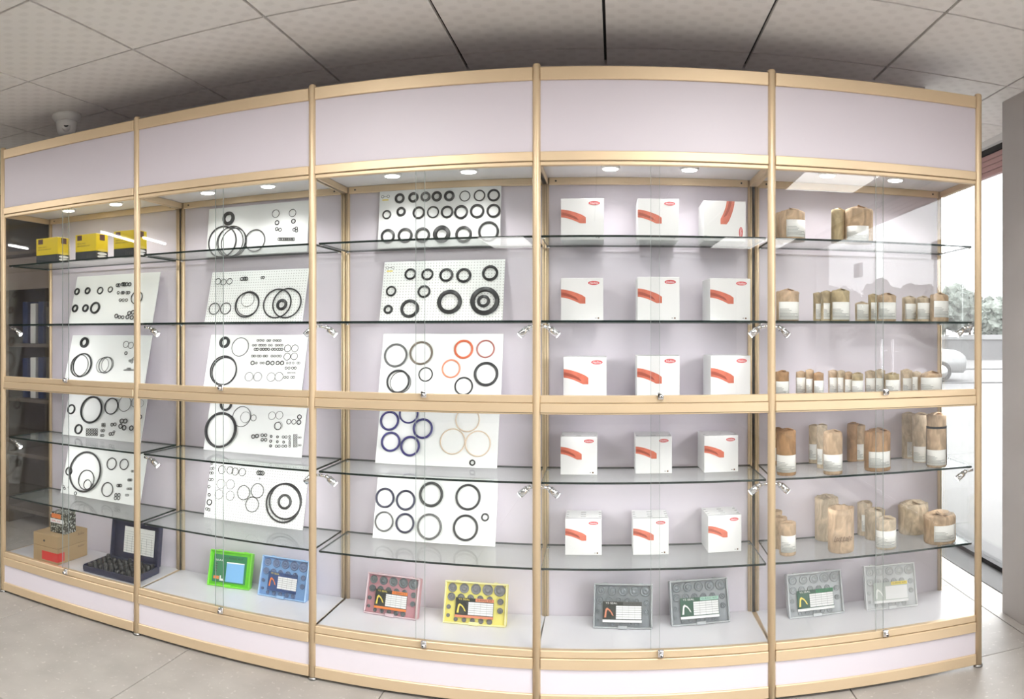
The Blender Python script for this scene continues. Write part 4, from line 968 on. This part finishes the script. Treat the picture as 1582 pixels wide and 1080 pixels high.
rows_of((1190, 630, 5.455), [
    (25, 100, 168, 470, (30, 50, 340, 450), dict(d='dark roll mostly behind the post', k=0, v=None)),
    (55, 217, 178, 580, (56, 215, 405, 550), dict(d='tall brown domed roll in front beside the post', k=0, v=None)),
    (325, 412, 142, 470, (330, 390, 310, 440), dict(d='rearmost of three pale tall rolls in line', k=2, v=None)),
    (392, 480, 138, 515, (397, 440, 350, 480), dict(d='middle of three pale tall rolls in line', k=2, v=None)),
    (446, 608, 190, 575, (450, 607, 400, 540), dict(d='front of three pale tall rolls in line', k=1, v=None)),
    (648, 745, 125, 440, None, dict(d='dark brown tall roll behind the bright brown one', k=0, v=None)),
    (700, 800, 140, 450, (725, 785, 310, 440), dict(d='pale roll squeezed between two brown ones', k=1, v=None)),
    (795, 1010, 178, 545, (835, 1004, 375, 510), dict(d='wide bright brown banded roll', k=0, v=None)),
    (1110, 1215, 40, 432, (1155, 1195, 290, 420), dict(d='tall grey roll at the very back', k=2, v=None)),
    (1200, 1335, 45, 467, (1212, 1308, 330, 460), dict(d='tall pale roll behind the strapped one', k=2, v=None)),
    (1322, 1480, 45, 512, (1326, 1474, 360, 490), dict(d='tall roll tied with a black strap', k=1, v=None, strap=True))], Z_SH3, .1, 'on the shelf under the middle rail', [1])
rows_of((1190, 750, 5.455), [
    (5, 100, 205, 505, None, dict(d='rear kraft roll behind the post', k=1, v=None)),
    (38, 142, 258, 545, None, dict(d='middle kraft roll of the stack beside the post', k=1, v=None)),
    (75, 217, 300, 602, (92, 215, 430, 570), dict(d='front kraft roll beside the post, white label', k=1, v=None)),
    (375, 576, 80, 445, None, dict(d='tall pale unlabelled roll at the back', k=2, v=None)),
    (488, 705, 185, 582, None, dict(d='tall open-topped roll with dark script lettering', k=1, v=None, fold='open', text='Luggage')),
    (735, 858, 132, 402, (772, 798, 250, 390), dict(d='rear crumpled roll of the diagonal trio', k=2, v=None)),
    (800, 965, 190, 470, None, dict(d='middle crumpled roll of the diagonal trio', k=2, v=None)),
    (888, 1058, 262, 552, (892, 1056, 390, 530), dict(d='front roll of the diagonal trio, white label', k=2, v=None)),
    (1085, 1330, 130, 405, None, dict(d='wide crumpled parcel roll at the back right', k=2, v=None)),
    (1300, 1556, 215, 512, (1385, 1545, 345, 480), dict(d='widest kraft parcel roll in front at the right', k=1, v=None))], Z_SH4, .1, 'on the lowest glass shelf', [1])

# ------------------------------------------------------------------ security camera
sc_ = empty('security_camera', Matrix.Translation((-2.66, 2.97, CEIL)), 'white dome security camera on the ceiling above the leftmost cabinet', 'security camera')
MB().lathe([(.078, 0), (.080, -.014), (.073, -.026), (.058, -.040)], M_whitep, 28).build('base', sc_)
Mh = Matrix.Translation((.004, -.006, -.062))
bm = bmesh.new(); bmesh.ops.create_uvsphere(bm, u_segments=20, v_segments=12, radius=.047); bm.verts.index_update()
MB().lathe([(.058, -.036), (.055, -.060), (.050, -.088), (.042, -.108), (.0001, -.116)], M_whitep, 28).build('housing', sc_)
bm.free()
md = Matrix.Translation((.022, -.026, -.080)) @ Matrix.Rotation(1.0, 4, Vector((1, .8, 0)))
MB().lathe([(.024, -.004), (.024, .016), (.021, .020)], M_whitep, 20, md).build('camera_eye', sc_)
MB().lathe([(.013, .0205), (.013, .0215)], M_camdark, 16, md).build('lens', sc_)

# ------------------------------------------------------------------ rack beyond the left end glass
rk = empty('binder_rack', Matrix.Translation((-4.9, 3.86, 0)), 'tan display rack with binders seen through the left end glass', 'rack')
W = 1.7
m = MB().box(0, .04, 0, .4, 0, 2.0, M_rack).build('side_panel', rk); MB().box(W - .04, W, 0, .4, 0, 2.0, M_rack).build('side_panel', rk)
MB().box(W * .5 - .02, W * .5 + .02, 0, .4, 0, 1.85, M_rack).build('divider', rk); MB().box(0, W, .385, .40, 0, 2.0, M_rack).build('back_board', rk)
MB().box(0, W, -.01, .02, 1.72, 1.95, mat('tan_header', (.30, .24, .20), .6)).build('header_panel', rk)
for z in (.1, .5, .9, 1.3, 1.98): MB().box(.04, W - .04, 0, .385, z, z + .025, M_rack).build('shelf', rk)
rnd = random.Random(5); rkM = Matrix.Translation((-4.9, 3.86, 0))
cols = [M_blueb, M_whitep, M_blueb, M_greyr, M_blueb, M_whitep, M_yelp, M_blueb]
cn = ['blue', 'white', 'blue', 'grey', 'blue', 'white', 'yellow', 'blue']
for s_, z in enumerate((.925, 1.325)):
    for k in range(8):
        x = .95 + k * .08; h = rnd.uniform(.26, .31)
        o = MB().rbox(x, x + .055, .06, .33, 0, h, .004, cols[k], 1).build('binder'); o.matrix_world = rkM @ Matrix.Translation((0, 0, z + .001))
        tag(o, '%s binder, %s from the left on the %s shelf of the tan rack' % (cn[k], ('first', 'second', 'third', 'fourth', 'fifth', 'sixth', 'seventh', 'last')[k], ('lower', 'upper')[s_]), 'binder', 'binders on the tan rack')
